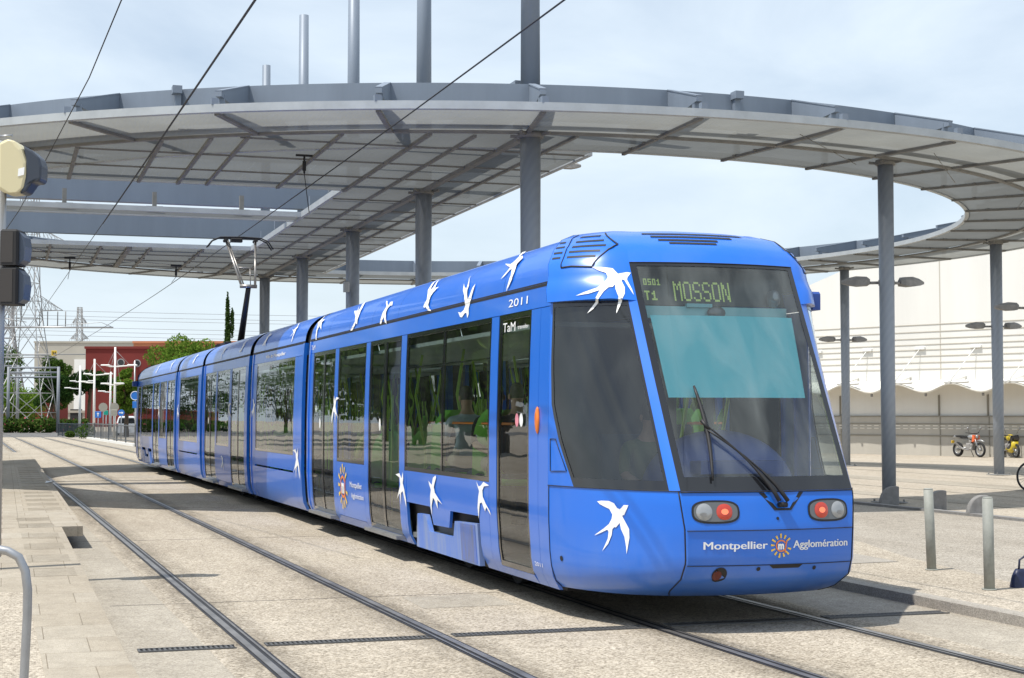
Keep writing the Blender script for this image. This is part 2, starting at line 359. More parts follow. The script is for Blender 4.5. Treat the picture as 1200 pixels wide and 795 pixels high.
def nose(z, t, off=0):
    """cab surface: t 0..1 left cheek, 1..3 front, 3..4 right cheek -> (u,s,z)"""
    def raw(z, t):
        z_, W, y0, au, as_, cu, cs, b = crv(NR, z); sg = -1
        if t > 3: sg = 1; t = 4-t
        if t <= 1:
            k = t; return Vector((sg*((1-k)**2*W+2*k*(1-k)*au+k*k*cu), (1-k)**2*y0+2*k*(1-k)*as_+k*k*cs, z))
        q = t-2; return Vector((q*cu, cs-b*(1-q*q), z))
    p = raw(z, t)
    if off:
        e = .004
        lo, hi = (t-e, t) if (t > 1 and t-e < 1) or (t > 3 and t-e < 3) or t >= 4 else (t, t+e)
        if abs(t-1) < 1e-6: lo, hi = 1-e, 1+e
        if abs(t-3) < 1e-6: lo, hi = 3-e, 3+e
        if t <= 0: lo, hi = 0, e
        du = raw(z, hi)-raw(z, lo); dz = raw(min(z+.01, 3.302), t)-raw(max(z-.01, .25), t)
        n = dz.cross(du); n = n.normalized() if n.length > 1e-9 else Vector((0, -1, 0))
        if n.dot(Vector((p.x*.8, p.y-2.6, .2))) < 0: n = -n
        p = p+n*off
    return p
tram = empty('tram', (TX, TY, 0), 'long blue articulated tram with white swallows, showing MOSSON on its destination display', 'tram')
TO = (TX, TY, 0)
def part(mb, name, m, parent=tram, label=None, **k):
    o = mb.build(name, m, parent, TO, **k)
    if label: o['label'] = label
    return o
def fin(F): return F
def rectp(mb, F, sd, s0, s1, z0, z1, off=0, mi=0, rim=.03, gap=.003, ns=1):
    """curved body-side panel sd=-1/+1 between s0..s1, z0..z1"""
    s0 += gap; s1 -= gap; z0 += gap; z1 -= gap
    n = max(1, int((z1-z0)/.11)); zs = [z0+(z1-z0)*i/n for i in range(n+1)]
    ss = [s0+(s1-s0)*i/ns for i in range(ns+1)]
    vs = [F(sd*(hw(z)+off), s, z) for z in zs for s in ss]
    w = ns+1; fs = []
    for i in range(n):
        for j in range(ns):
            q = (i*w+j, i*w+j+1, (i+1)*w+j+1, (i+1)*w+j); fs.append(q if sd > 0 else q[::-1])
    mb.add(vs, fs, mi, True)
    if rim:
        for (a, b) in ((s0, zs), (s1, zs)):
            vv = [F(sd*(hw(z)+off), a, z) for z in b]+[F(sd*(hw(z)+off-rim), a, z) for z in b]
            mb.add(vv, [(i, i+1, n+2+i, n+1+i) for i in range(n)], mi)
        for z in (z0, z1):
            mb.add([F(sd*(hw(z)+off), s0, z), F(sd*(hw(z)+off), s1, z), F(sd*(hw(z)+off-rim), s1, z), F(sd*(hw(z)+off-rim), s0, z)], [(0, 1, 2, 3)], mi)
def sidepoly(mb, F, sd, pts, off=.003, mi=0, rim=0):
    f0 = lambda s, z: F(sd*(hw(z)+off), s, z)
    HL = lambda z: 1.285+.04*(min(z, .8)-.25)/.55
    if rim: mb.prism(pts, lambda s, z: F(sd*(HL(z)+off), s, z), lambda s, z: F(sd*(HL(z)+off-rim), s, z), mi)
    else: mb.poly([f0(*p) for p in pts], mi, [(p[0], p[1], 0) for p in pts])
def ring(mb, F, sd, s0, s1, z0, z1, w, off, mi=0, rim=.03):
    rectp(mb, F, sd, s0, s1, z0, z0+w, off, mi, rim, 0); rectp(mb, F, sd, s0, s1, z1-w, z1, off, mi, rim, 0)
    rectp(mb, F, sd, s0, s0+w, z0+w, z1-w, off, mi, rim, 0); rectp(mb, F, sd, s1-w, s1, z0+w, z1-w, off, mi, rim, 0)
def textside(F, s, z, wid, h, txt, sd=-1, bold=.0, off=.005, m=None, name='lettering'):
    vs, fs = text2d(txt, bold); mb = MB()
    for q in (-.004, .004): mb.add([F(sd*(hw(z+y*h)+off+q*.1), s+sd*(x+q)*wid if sd < 0 else s+x*wid, z+y*h) for x, y in vs], fs)
    return part(mb, name, m or M['white'])
def textfront(z, u, wid, h, txt, bold=.0, off=.004, m=None):
    vs, fs = text2d(txt, bold); mb = MB()
    def g(x, y):
        zz = z+y*h; uu = u+x*wid; cu = crv(NR, zz)[5]; return F1(*nose(zz, 2+uu/cu, off))
    
    for q in (-.004, 0, .004): mb.add([g(x+q, y)-Vector((0, q*.2, 0)) for x, y in vs], fs)
    return part(mb, 'lettering', m or M['white'])
SPANS = [(0, 12.3), (12.75, 17.7), (18.1, 24.4), (24.8, 29.4), (29.8, 42.0)]
FR = [frame(a, b) for a, b in SPANS]
F1 = FR[0]; F5 = FR[4]
def FREAR(u, s, z): return F5(-u, 42.0-s, z)
OPEN = [[('D', 1.96, 2.89, 1), ('W', 3.12, 6.37, 2), ('D', 6.61, 8.23, 2), ('W', 8.45, 10.15, 1), ('D', 10.38, 11.98, 2)],
        [('W', 13.5, 17.2, 2)],
        [('D', 18.5, 20.25, 2), ('W', 20.5, 22.25, 1), ('D', 22.45, 24.15, 2)],
        [('W', 25.4, 28.9, 2)],
        [('D', 30.15, 31.75, 2), ('W', 31.95, 33.6, 1), ('D', 33.8, 35.4, 2), ('W', 35.6, 38.9, 2), ('D', 39.15, 40.05, 1)]]
FB = [(6.24, .69), (5.27, .70), (5.17, .515), (4.56, .525), (4.47, .70), (3.45, .71)]      # upper edge of the bogie cut-out
def fairing(F, fx, body, sd, lowz):
    """wheel fairing with its zig-zag black gap; fx maps reference s"""
    up = [(fx(6.28), 1.045), (fx(6.28), .70)]+[(fx(a), b) for a, b in FB[1:]]+[(fx(3.45), 1.045)]
    sidepoly(body, F, sd, up, 0, 0, .03)
    f = MB(); sidepoly(f, F, sd, [(fx(a), b) for a, b in [(5.78, .600), (5.44, .607), (5.31, .435), (4.38, .445), (4.29, .61), (3.50, .635), (3.50, .235), (5.90, .235)]], .012, 0, .05)
    sidepoly(f, F, sd, [(fx(a), b) for a, b in [(4.10, .605), (3.58, .615), (3.58, .25), (4.10, .25)]], .016, 1, .01)
    part(f, 'wheel_fairing', [M['blue_dirty'], M['blue_scuff']], label='dusty blue bogie cover scuffed grey at its front end')
    bk = MB(); sidepoly(bk, F, sd, [(fx(6.58), .2), (fx(6.58), .95), (fx(3.2), .95), (fx(3.2), .2)], -.07, 0)
    part(bk, 'bogie_recess', M['dark'])
def car(k):
    F = FR[k]; a, b = SPANS[k]
    if k == 0: a = 1.45
    if k == 4: b = 40.55
    for sd in (-1, 1):
        body = MB(); cur = a
        for (ty, s0, s1, nl) in OPEN[k]:
            # post
            if s0-cur > .3: mid = s0-.25; rectp(body, F, sd, cur, mid, .22, 2.57); rectp(body, F, sd, mid, s0, .22, 2.57)
            else: rectp(body, F, sd, cur, s0, .22, 2.57)
            if ty == 'W':
                if k == 0 and nl == 2:
                    rectp(body, F, sd, 6.28, s1, .22, 1.045); rectp(body, F, sd, s0, 3.45, .22, 1.045)
                    fairing(F, lambda s: s, body, sd, .22)
                elif k == 4 and nl == 2:
                    rectp(body, F, sd, s0, 35.75, .22, 1.045); rectp(body, F, sd, 38.54, s1, .22, 1.045)
                    fx = lambda s: 35.75+(6.24-s); fairing(F, fx, body, sd, .22)
                elif nl == 2:       # suspended car: hatch line and lower cover
                    m_ = (s0+s1)/2; rectp(body, F, sd, s0, m_, .80, 1.045); rectp(body, F, sd, m_, s1, .80, 1.045)
                    rectp(body, F, sd, s0, s1, .22, .775)
                else: rectp(body, F, sd, s0, s1, .33, 1.045); rectp(body, F, sd, s0, s1, .22, .33)
            else: rectp(body, F, sd, s0, s1, .22, .30)
            cur = s1
        if b-cur > .5: rectp(body, F, sd, cur, b-.28, .22, 2.57); rectp(body, F, sd, b-.28, b, .22, 2.57)
        else: rectp(body, F, sd, cur, b, .22, 2.57)
        rectp(body, F, sd, a, b, 2.57, 2.755, 0, 0, .06)
        # end hoop, standing slightly proud, as at every articulation
        for e0, e1 in (((b-.10, b),) if k == 0 else ((a, a+.10),) if k == 4 else ((a, a+.10), (b-.10, b))):
            rectp(body, F, sd, e0, e1, .24, 2.75, .014, 0, .05, 0)
        part(body, 'body_side', M['blue'])
        gut = MB(); rectp(gut, F, sd, a, b, 2.748, 2.784, .003, 0, 0, 0); part(gut, 'rain_gutter', M['black'])
        for (ty, s0, s1, nl) in OPEN[k]:
            if ty == 'W':
                fr = MB(); ring(fr, F, sd, s0, s1, 1.045, 2.57, .045, -.002)
                if nl == 2 and k in (0, 4):
                    md = s0+(s1-s0)*.517; rectp(fr, F, sd, md-.018, md+.018, 1.09, 2.53, -.002, 0, .03, 0)
                fo = part(fr, 'window', M['gloss_black'])
                g = MB(); rectp(g, F, sd, s0+.04, s1-.04, 1.085, 2.53, -.008, 0, 0, 0)
                part(g, 'pane', M['gs'], fo)
                if nl == 2 and k == 0:      # tinted top vents
                    t = MB()
                    for q0, q1 in ((s0+.06, md-.02), (md+.02, s1-.06)): rectp(t, F, sd, q0, q1, 2.18, 2.20, -.012, 0, 0, 0)
                    part(t, 'vent_bar', M['black'], fo)
            else:
                fr = MB(); w = .05; lz = .30
                leaves = [(s0, s1)] if nl == 1 else [(s0, (s0+s1)/2-.002), ((s0+s1)/2+.002, s1)]
                for (l0, l1) in leaves:
                    d = MB(); ring(d, F, sd, l0, l1, lz, 2.57, w, -.004)
                    do = part(d, 'door', M['gloss_black'])
                    g = MB(); rectp(g, F, sd, l0+w-.01, l1-w+.01, lz+w-.01, 2.53, -.012, 0, 0, 0); part(g, 'pane', M['gs'], do)
                    h = MB(); q = l0+.12 if l0 > s0+.1 or nl == 1 else l1-.12
                    h.tube([F(sd*(hw(z)-.08), q, z) for z in (.9, 1.0, 1.8, 1.9)], .016, 6); part(h, 'grab_handle', M['pole_green'], do)
                if nl == 2:
                    st = MB(); zz = .245
                    st.box(min(sd*1.24, sd*1.36), max(sd*1.24, sd*1.36), s0-.02, s1+.02, .255, .295, 0, F); part(st, 'door_step', M['galv'])
    # roof
    rf = MB(); n = max(1, round((b-a)/1.35)); pr = [q for q in HW if q[0] >= 2.77]
    prof = [(q[1], q[0]) for q in pr]
    fine = []
    for i in range(len(prof)-1):
        for j in range(3): t = j/3; fine.append((prof[i][0]*(1-t)+prof[i+1][0]*t, prof[i][1]*(1-t)+prof[i+1][1]*t))
    fine.append(prof[-1])
    sm = [fine[0]]+[tuple((fine[i-1][q]+2*fine[i][q]+fine[i+1][q])/4 for q in (0, 1)) for i in range(1, len(fine)-1)]+[fine[-1]]
    full = [(-u, z) for u, z in sm]+[(u, z) for u, z in reversed(sm[:-1])]
    for i in range(n):
        p0 = a+(b-a)*i/n+.003; p1 = a+(b-a)*(i+1)/n-.003
        st = lambda s, z: max(s, crv(NR, z)[2]-.03) if (k == 0 and i < 1) else (min(s, 42.0-crv(NR, z)[2]+.03) if (k == 4 and i == n-1) else s)
        vs = [F(u, st(s, z), z) for s in (p0, p1) for u, z in full]; m_ = len(full)
        rf.add(vs, [(j, j+1, m_+j+1, m_+j) for j in range(m_-1)], 0, True)
        vs = [F(u*.985, st(s, z), z-.03) for s in ((p0-.02 if i else p0+.02), (p1+.02 if i < n-1 else p1-.02)) for u, z in full]
        rf.add(vs, [(j, j+1, m_+j+1, m_+j) for j in range(m_-1)], 1, True)
    part(rf, 'roof', [M['blue'], M['black']])
    # inside
    it = MB(); it.box(-1.24, 1.24, a+(.05 if k == 0 else 0), b-(.05 if k == 4 else 0), .31, .36, 0, F); part(it, 'floor', M['int_floor'])
    it = MB(); it.box(-1.2, 1.2, a+.35, b, 2.42, 2.46, 0, F); part(it, 'ceiling', M['int_ceil'])
    uf = MB()
    uf.box(-1.12, 1.12, a+.1, b-.1, .20, .30, 0, F); part(uf, 'underframe', M['dark'])
for k in range(5): car(k)
# bogies
for k, sc_ in ((0, 4.8), (2, 21.3), (4, 37.15)):
    F = FR[k]
    for ds in (-.85, .85):
        for u in (-.72, .72):
            w = MB(); w.tube([F(u-.06, sc_+ds, .30), F(u+.06, sc_+ds, .30)], .29, 24); part(w, 'wheel', M['dark'])
# articulations
for k in range(4):
    a = SPANS[k][1]; b = SPANS[k+1][0]; bl = MB(); F = frame(a, b)
    prof = [(hw(z)-.10, z) for z in (.35, .6, 1, 1.6, 2.2, 2.6, 2.8, 2.95, 3.05)]+[(.7, 3.15)]
    full = [(-u, z) for u, z in prof]+[(u, z) for u, z in reversed(prof)]; m_ = len(full)
    L = [(a-.05+(b-a+.1)*i/8, .0 if i % 2 else -.05) for i in range(9)]
    vs = [F(u+math.copysign(o, u), s, z) for s, o in L for u, z in full]
    bl.add(vs, [(i*m_+j, i*m_+(j+1) % m_, (i+1)*m_+(j+1) % m_, (i+1)*m_+j) for i in range(8) for j in range(m_)], 0)
    part(bl, 'bellows', M['bellow'])
    it = MB(); it.box(-1.0, 1.0, a, b, .31, .355, 0, F); part(it, 'gangway_plate', M['galv'])
# ---------------- cab
def patch(mb, F, z0, z1, tL, tR, nz, nt_, off=0, mi=0, smooth=True):
    vs = []
    for i in range(nz+1):
        z = z0+(z1-z0)*i/nz; a = tL(z) if callable(tL) else tL; b = tR(z) if callable(tR) else tR
        o_ = off(z) if callable(off) else off
        for j in range(nt_+1): vs.append(F(*nose(z, a+(b-a)*j/nt_, o_)))
    w = nt_+1
    mb.add(vs, [(i*w+j, i*w+j+1, (i+1)*w+j+1, (i+1)*w+j) for i in range(nz) for j in range(nt_)], mi, smooth)
def ribbon(mb, F, path, w=.012, off=.002, sub=6, mi=0):
    """dark shut line following the cab surface"""
    P = []
    for i in range(len(path)-1):
        for j in range(sub):
            k = j/sub; P.append(tuple(path[i][q]*(1-k)+path[i+1][q]*k for q in (0, 1)))
    P.append(path[-1]); pts = [F(*nose(z, t, off)) for z, t in P]
    mb.tube(pts, w/2, 5, mi, sq=.5)
def tbL(z): # rear edge of cab side glass
    return crv([[1.09, .20], [1.43, .10], [1.745, .03], [2.1, .02], [2.6, .035]], z)[1]
def tbR(z): return .915
def tbR2(z): return .80
def mirrored(fn): return lambda z: 4-fn(z)
def cab(F, front):
    sh = MB()
    # lower body, panels split at shut lines
    patch(sh, F, .25, 1.085, 0, 1, 14, 16); patch(sh, F, .25, 1.085, 1, 3, 14, 16); patch(sh, F, .25, 1.085, 3, 4, 14, 16)
    for mir in (0, 1):
        A = (lambda f: mirrored(f)) if mir else (lambda f: f)
        TB = (tbR2 if mir else tbR)
        patch(sh, F, 1.085, 2.59, A(lambda z: 0), A(tbL), 16, 3)
        patch(sh, F, 1.085, 2.91, A(TB), A(lambda z: 1.0), 18, 3)
    part(sh, 'cab_shell', M['blue'])
    # hood over the cab with the lip standing proud of the side glass
    hd = MB()
    def patch2(ta, tb, n, fo):
        zs = [2.59, 2.60, 2.64, 2.70, 2.76, 2.82, 2.91, 2.98, 3.05, 3.10, 3.16, 3.20, 3.23, 3.25, 3.275, 3.285, 3.301]
        if ta >= 1 and tb <= 3: zs = [z for z in zs if z >= 2.9]
        vs = []; w = n+1
        for z in zs:
            for j in range(w):
                t = ta+(tb-ta)*j/n; vs.append(F(*nose(z, t, fo(z, t))))
        hd.add(vs, [(i*w+j, i*w+j+1, (i+1)*w+j+1, (i+1)*w+j) for i in range(len(zs)-1) for j in range(n)], 0, True)
    tq = lambda t: t if t <= 2 else 4-t
    lip = lambda z, t: (.035*max(0, min(1, (2.80-z)/.10))+.012)*max(0, min(1, (1-tq(t))/.25)) if tq(t) < 1 else 0
    patch2(0, 1, 20, lip); patch2(1, 3, 20, lip); patch2(3, 4, 20, lip)
    for ta, tb in ((0, 1), (3, 4)):      # underside and rear edge of the lip
        vs = []
        for j in range(21):
            t = ta+(tb-ta)*j/20; vs += [F(*nose(2.59, t, lip(2.59, t))), F(*nose(2.595, t, -.02))]
        hd.add(vs, [(2*j, 2*j+1, 2*j+3, 2*j+2) for j in range(20)], 0)
        t = 0 if ta == 0 else 4
        zz = [2.59, 2.7, 2.8, 2.91, 3.05, 3.16, 3.23, 3.265]
        vs = []
        for z in zz: vs += [F(*nose(z, t, lip(z, t)+.002)), F(*nose(z, t, -.04))]
        hd.add(vs, [(2*j, 2*j+1, 2*j+3, 2*j+2) for j in range(len(zz)-1)], 1)
    part(hd, 'cab_roof', [M['blue'], M['black']])
    # windscreen
    ws = MB()
    patch(ws, F, 1.085, 1.19, 1.0, 3.0, 2, 14, .002); patch(ws, F, 2.885, 2.915, 1.0, 3.0, 1, 14, .002)
    patch(ws, F, 1.19, 2.885, 1.0, 1.07, 16, 1, .002); patch(ws, F, 1.19, 2.885, 2.93, 3.0, 16, 1, .002)
    wo = part(ws, 'windscreen', M['gloss_black'])
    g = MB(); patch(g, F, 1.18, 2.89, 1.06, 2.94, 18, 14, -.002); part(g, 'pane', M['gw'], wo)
    for mir in (0, 1):
        A = (lambda f: mirrored(f)) if mir else (lambda f: f)
        TB = (tbR2 if mir else tbR)
        sw = MB(); e = .025
        patch(sw, F, 1.085, 1.16, A(lambda z: tbL(z)), A(TB), 1, 10, .001); patch(sw, F, 2.55, 2.60, A(tbL), A(TB), 1, 10, .001)
        patch(sw, F, 1.16, 2.55, A(tbL), A(lambda z: tbL(z)+e), 14, 1, .001); patch(sw, F, 1.16, 2.55, A(lambda z: TB(z)-e), A(TB), 14, 1, .001)
        so = part(sw, 'cab_side_window', M['gloss_black'])
        g = MB(); patch(g, F, 1.15, 2.56, A(lambda z: tbL(z)+e-.005), A(lambda z: TB(z)-e+.005), 16, 12, -.003); part(g, 'pane', M['gc'], so)
    # shut lines
    for T in ((lambda t: t), (lambda t: 4-t)):
        sl = MB()
        ribbon(sl, F, [(z, T(.985)) for z in (.26, .42, .6, .8, 1.08)]); ribbon(sl, F, [(1.085, T(t)) for t in (0, .25, .5, .75, 1.0)], .014)
        ribbon(sl, F, [(z, T(.006)) for z in (.26, .5, .8, 1.08)], .012)
        ribbon(sl, F, [(1.467, T(.021)), (1.467, T(.066)), (1.209, T(.151)), (1.202, T(.02)), (1.467, T(.021))], .012, .002, 3)
        part(sl, 'shut_line', M['black'])
    sl = MB()
    for z in (.79, .525): ribbon(sl, F, [(z, t) for t in (1.0, 1.5, 2, 2.5, 3.0)], .013)
    ribbon(sl, F, [(1.078, t) for t in (1.0, 1.5, 2, 2.5, 3.0)], .02)
    ribbon(sl, F, [(2.915, t) for t in (1.0, 1.5, 2, 2.5, 3.0)], .016)
    part(sl, 'shut_line', M['black'])
    # top vents (slots across the brow) and side vents
    vt = MB()
    for z, ta, tb in ((3.285*0+3.055, 1.55, 2.6), (3.10, 1.45, 2.55), (3.135, 1.38, 2.5), (3.165, 1.32, 2.75), (3.19, 1.2, 2.8)):
        pass
    for z, ta, tb in ((3.085, 1.50, 2.10), (3.115, 1.38, 2.15), (3.150, 1.30, 2.40), (3.185, 1.2, 2.7)):
        patch(vt, F, z, z+.018, ta, tb, 1, 12, .004)
    for T in ((lambda t: t), (lambda t: 4-t)):
        for z, t0, t1, in ((2.965, .26, .634), (3.014, .262, .678), (3.060, .28, .74), (3.112, .29, .70), (3.165, .31, .63), (2.965, .034, .161), (3.015, .028, .165), (3.068, .02, .157), (3.122, .02, .12)):
            patch(vt, F, z-.009, z+.009, T(t0), T(t1), 1, 6, .015)
    part(vt, 'vent_slots', M['black'])
    for T in ((lambda t: t), (lambda t: 4-t)):
        sl = MB()
        ribbon(sl, F, [(z, T(t)) for z, t in [(2.882, .204), (2.964, .21), (3.078, .206), (3.168, .178), (3.21, .16)]], .014, .014)
        ribbon(sl, F, [(z, T(t)) for z, t in [(3.205, .648), (3.069, .891), (3.027, .781), (2.959, .684), (2.875, .598), (2.888, .342), (2.882, .204)]], .016, .014)
        part(sl, 'vent_cover_edge', M['black'])
    # lights
    for sg in (-1, 1):
        def lamp(du, dz, off):
            z = .93+dz; u = sg*(.475)+du; return F(*nose(z, 2+u/crv(NR, z)[5], off))
        def disc(mb, cu_, cz, ru, rz, off, p=2.6, mi=0, n=32, dome=0):
            rings = 4; vs = [lamp(cu_, cz, off+dome)]
            for q in range(1, rings+1):
                k = q/rings
                for i in range(n):
                    a = 2*PI*i/n; c, s_ = math.cos(a), math.sin(a)
                    vs.append(lamp(cu_+ru*k*math.copysign(abs(c)**(2/p), c), cz+rz*k*math.copysign(abs(s_)**(2/p), s_), off+dome*math.sqrt(max(0, 1-k*k))))
            fs = [(0, 1+i, 1+(i+1) % n) for i in range(n)]+[(1+(q-1)*n+i, 1+q*n+i, 1+q*n+(i+1) % n, 1+(q-1)*n+(i+1) % n) for q in range(1, rings) for i in range(n)]
            mb.add(vs, fs, mi, True)
        h = MB(); disc(h, 0, 0, .186, .088, .004, 3.0); ho = part(h, 'headlight', M['black'])
        h = MB(); disc(h, 0, 0, .170, .073, .006, 3.0); part(h, 'lamp_bed', M['lamp_bed'], ho)
        h = MB(); disc(h, sg*.09, 0, .062, .064, .008, 2, dome=.012); part(h, 'clear_lamp', M['clear_lens'], ho)
        h = MB(); disc(h, sg*-.065, 0, .062, .060, .008, 2.2, dome=.010); part(h, 'red_lamp', M['red_lens'], ho)
        h = MB(); disc(h, sg*-.065, 0, .028, .022, .020, 2); part(h, 'lit_bulb', M['red_glow'], ho)
        h = MB(); disc(h, sg*.10, -.02, .026, .014, .022, 2); part(h, 'reflector', M['steel'], ho)
    def dot(mb, z, t, r, off=.004, n=20, mi=0):
        cu_ = crv(NR, z)[5]; vs = [F(*nose(z+r*math.sin(2*PI*i/n), t+r*math.cos(2*PI*i/n)/cu_, off)) for i in range(n)]
        mb.add(vs, [tuple(range(n))], mi)
    d = MB(); dot(d, .455, 1.377, .058); dot(d, .495, 1.81, .016); dot(d, .49, 2.508, .016); dot(d, .875, 2.03, .012)
    part(d, 'tow_socket', M['black'])
    d = MB(); dot(d, .45, 1.352, .036, .006); part(d, 'fog_lamp', mat('dark_red', (.10, .01, .008), .3))
    d = MB(); d.prism([(.525, 1.93), (.525, 2.35), (.497, 2.30), (.497, 1.98)], lambda z, t: F(*nose(z, t, .005)), lambda z, t: F(*nose(z, t, -.02))); part(d, 'coupler_flap', M['black'])
    d = MB(); r = .022
    vs = [F(*nose(.50+r*math.sin(2*PI*i/16), .10+r*.55*math.cos(2*PI*i/16), .004)) for i in range(16)]; d.add(vs, [tuple(range(16))]); part(d, 'access_hole', M['black'])
    # wiper recess + wiper
    v = MB(); v.prism([(1.07, 1.84), (.935, 2.0), (.935, 2.20), (1.07, 2.36)], lambda z, t: F(*nose(z, t, .003)), lambda z, t: F(*nose(z, t, -.02))); vo = part(v, 'wiper_recess', M['black'])
    v = MB(); v.prism([(1.075, 1.89), (.952, 2.03), (.952, 2.18), (1.075, 2.31)], lambda z, t: F(*nose(z, t, .005)), lambda z, t: F(*nose(z, t, -.02))); part(v, 'recess_plate', M['blue'], vo)
    def onw(z, t, o): return F(*nose(z, t, o))
    w = MB()
    for (ta, tb, zb) in ((2.03, 1.39, 1.575), (2.13, 1.41, 1.525)):
        P = [onw(1.0+(zb-1.0)*k, ta+(tb-ta)*k+.06*math.sin(PI*k), .05) for k in [i/10 for i in range(11)]]
        w.tube(P, [.017, .017, .016, .015, .010, .008, .008, .008, .007, .007, .007], 6)
    w.tube([onw(.975, 2.03, .03), onw(.975, 2.13, .03)], .02, 8)
    w.tube([onw(1.60, 1.37, .05), onw(1.53, 1.43, .05)], .014, 6); part(w, 'wiper_arm', M['black'])
    w = MB(); P = [onw(1.877+(1.154-1.877)*k, 1.385+(1.352-1.385)*k+.045*math.sin(PI*k), .03) for k in [i/10 for i in range(11)]]
    w.tube(P, [.010, .014, .016, .017, .018, .018, .017, .016, .014, .012, .008], 6); part(w, 'wiper_blade', M['black'])
    # bumper underside
    bu = MB(); pts = [F(*nose(.25, t, -.05)) for t in [i/8*4 for i in range(9)]]
    bu.add([p+Vector((0, 0, .02)) for p in pts], [tuple(range(9))]); part(bu, 'underside', M['dark'])
    bu = MB(); bu.box(-.25, .75, .72, .80, .235, .26, 0, F); part(bu, 'obstacle_bar', M['dark'])
    # furniture behind the glass
    d = MB(); d.ell((.02, 1.05, 1.02), (.66, .52, .52), 28, 12, 0, F, 0, .55); part(d, 'dashboard', M['blue_in'])
    d = MB(); d.box(-.85, .85, .80, 1.5, .9, 1.1, 0, F); d.box(-.42, .30, .42, .62, 1.2, 1.30, 0, F); part(d, 'console', M['blue_in'])
    d = MB()
    def inw(z, u, dd): return F(*(nose(z, 2+u/.74, 0)+Vector((0, dd, 0))))
    vs = [inw(z, u, .05) for z in (1.80, 2.0, 2.2, 2.47) for u in [-.645+i*(1.27-(2.47-z)*.12)/6 for i in range(7)]]
    d.add(vs, [(i*7+j, i*7+j+1, (i+1)*7+j+1, (i+1)*7+j) for i in range(3) for j in range(6)], 0, True); part(d, 'sun_blind', M['teal'])
    d = MB(); d.box(-.66, .64, 1.0, 1.10, 2.455, 2.555, 0, F); d.box(-.28, -.05, .98, 1.02, 2.55, 2.58, 0, F); part(d, 'blind_housing', M['teal2'])
    d = MB(); d.ell((-.02, .97, 2.505), (.085, .03, .055), 16, 8, 0, F); part(d, 'rear_view_mirror', M['lamp_bed'])
    d = MB(); d.ell((.55, 1.06, 2.64), (.06, .06, .08), 16, 10, 0, F); part(d, 'camera_dome', M['clear_lens'])
    d = MB(); sc2 = [F(-.66, 1.07, 2.57), F(.66, 1.07, 2.57), F(.66, 1.17, 2.87), F(-.66, 1.17, 2.87)]
    d.add(sc2, [(0, 1, 2, 3)]); dso = part(d, 'destination_display', M['screen'])
    if front or True:
        G = {'M': ['1...1', '11.11', '1.1.1', '1.1.1', '1...1', '1...1', '1...1', '1...1', '1...1'], 'O': ['.111.', '1...1', '1...1', '1...1', '1...1', '1...1', '1...1', '1...1', '.111.'],
             'S': ['.111.', '1...1', '1....', '1....', '.111.', '....1', '....1', '1...1', '.111.'], 'N': ['1...1', '11..1', '11..1', '1.1.1', '1.1.1', '1.1.1', '1..11', '1..11', '1...1'],
             '0': ['111', '1.1', '1.1', '1.1', '111'], '5': ['111', '1..', '111', '..1', '111'], '1': ['.1.', '11.', '.1.', '.1.', '111'], 'T': ['111', '.1.', '.1.', '.1.', '.1.']}
        d = MB()
        def led(txt, u0, z0, du, dz, rows):
            u = u0
            for ch in txt:
                g_ = G[ch]; w_ = len(g_[0])
                for r_, row in enumerate(g_):
                    for c_, q in enumerate(row):
                        if q == '1':
                            uu = u+c_*du; zz = z0+(rows-1-r_)*dz; ss = 1.07+(zz-2.57)/3-.006
                            d.add([F(uu-du*.46, ss, zz-dz*.46), F(uu+du*.46, ss, zz-dz*.46), F(uu+du*.46, ss+dz*.3, zz+dz*.46), F(uu-du*.46, ss+dz*.3, zz+dz*.46)], [(0, 1, 2, 3)])
                u += (w_+1)*du
        led('MOSSON', -.335, 2.615, .0146, .0185, 9)
        led('T1', -.60, 2.615, .016, .016, 5); led('0501', -.60, 2.74, .010, .011, 5)
        part(d, 'display_dots', M['led'], dso)
    # cab rear wall with its windows
    d = MB(); y = 1.88
    for (u0, u1, z0, z1) in ((-1.2, 1.2, .36, 1.2), (-1.2, 1.2, 2.1, 2.42), (-1.2, .02, 1.2, 2.1), (.30, .38, 1.2, 2.1), (.55, 1.2, 1.2, 2.1)): d.box(u0, u1, y, y+.04, z0, z1, 0, F)
    part(d, 'cab_partition', M['dark'])
    d = MB(); d.box(-.75, -.25, 1.35, 1.75, .75, .85, 0, F); d.box(-.75, -.25, 1.70, 1.80, .85, 1.5, 0, F); part(d, 'driver_seat', M['seatpad'])
    if front: cam_s = ((1.30, 1.5),)
    else: cam_s = ((1.30, 1.5),)
    for (u, s) in cam_s:
        d = MB(); d.cbox(u, u+.16, s-.12, s+.16, 2.58, 2.74, .02, 0, F); part(d, 'side_camera', M['blue_in'])
cab(F1, True); cab(FREAR, False)
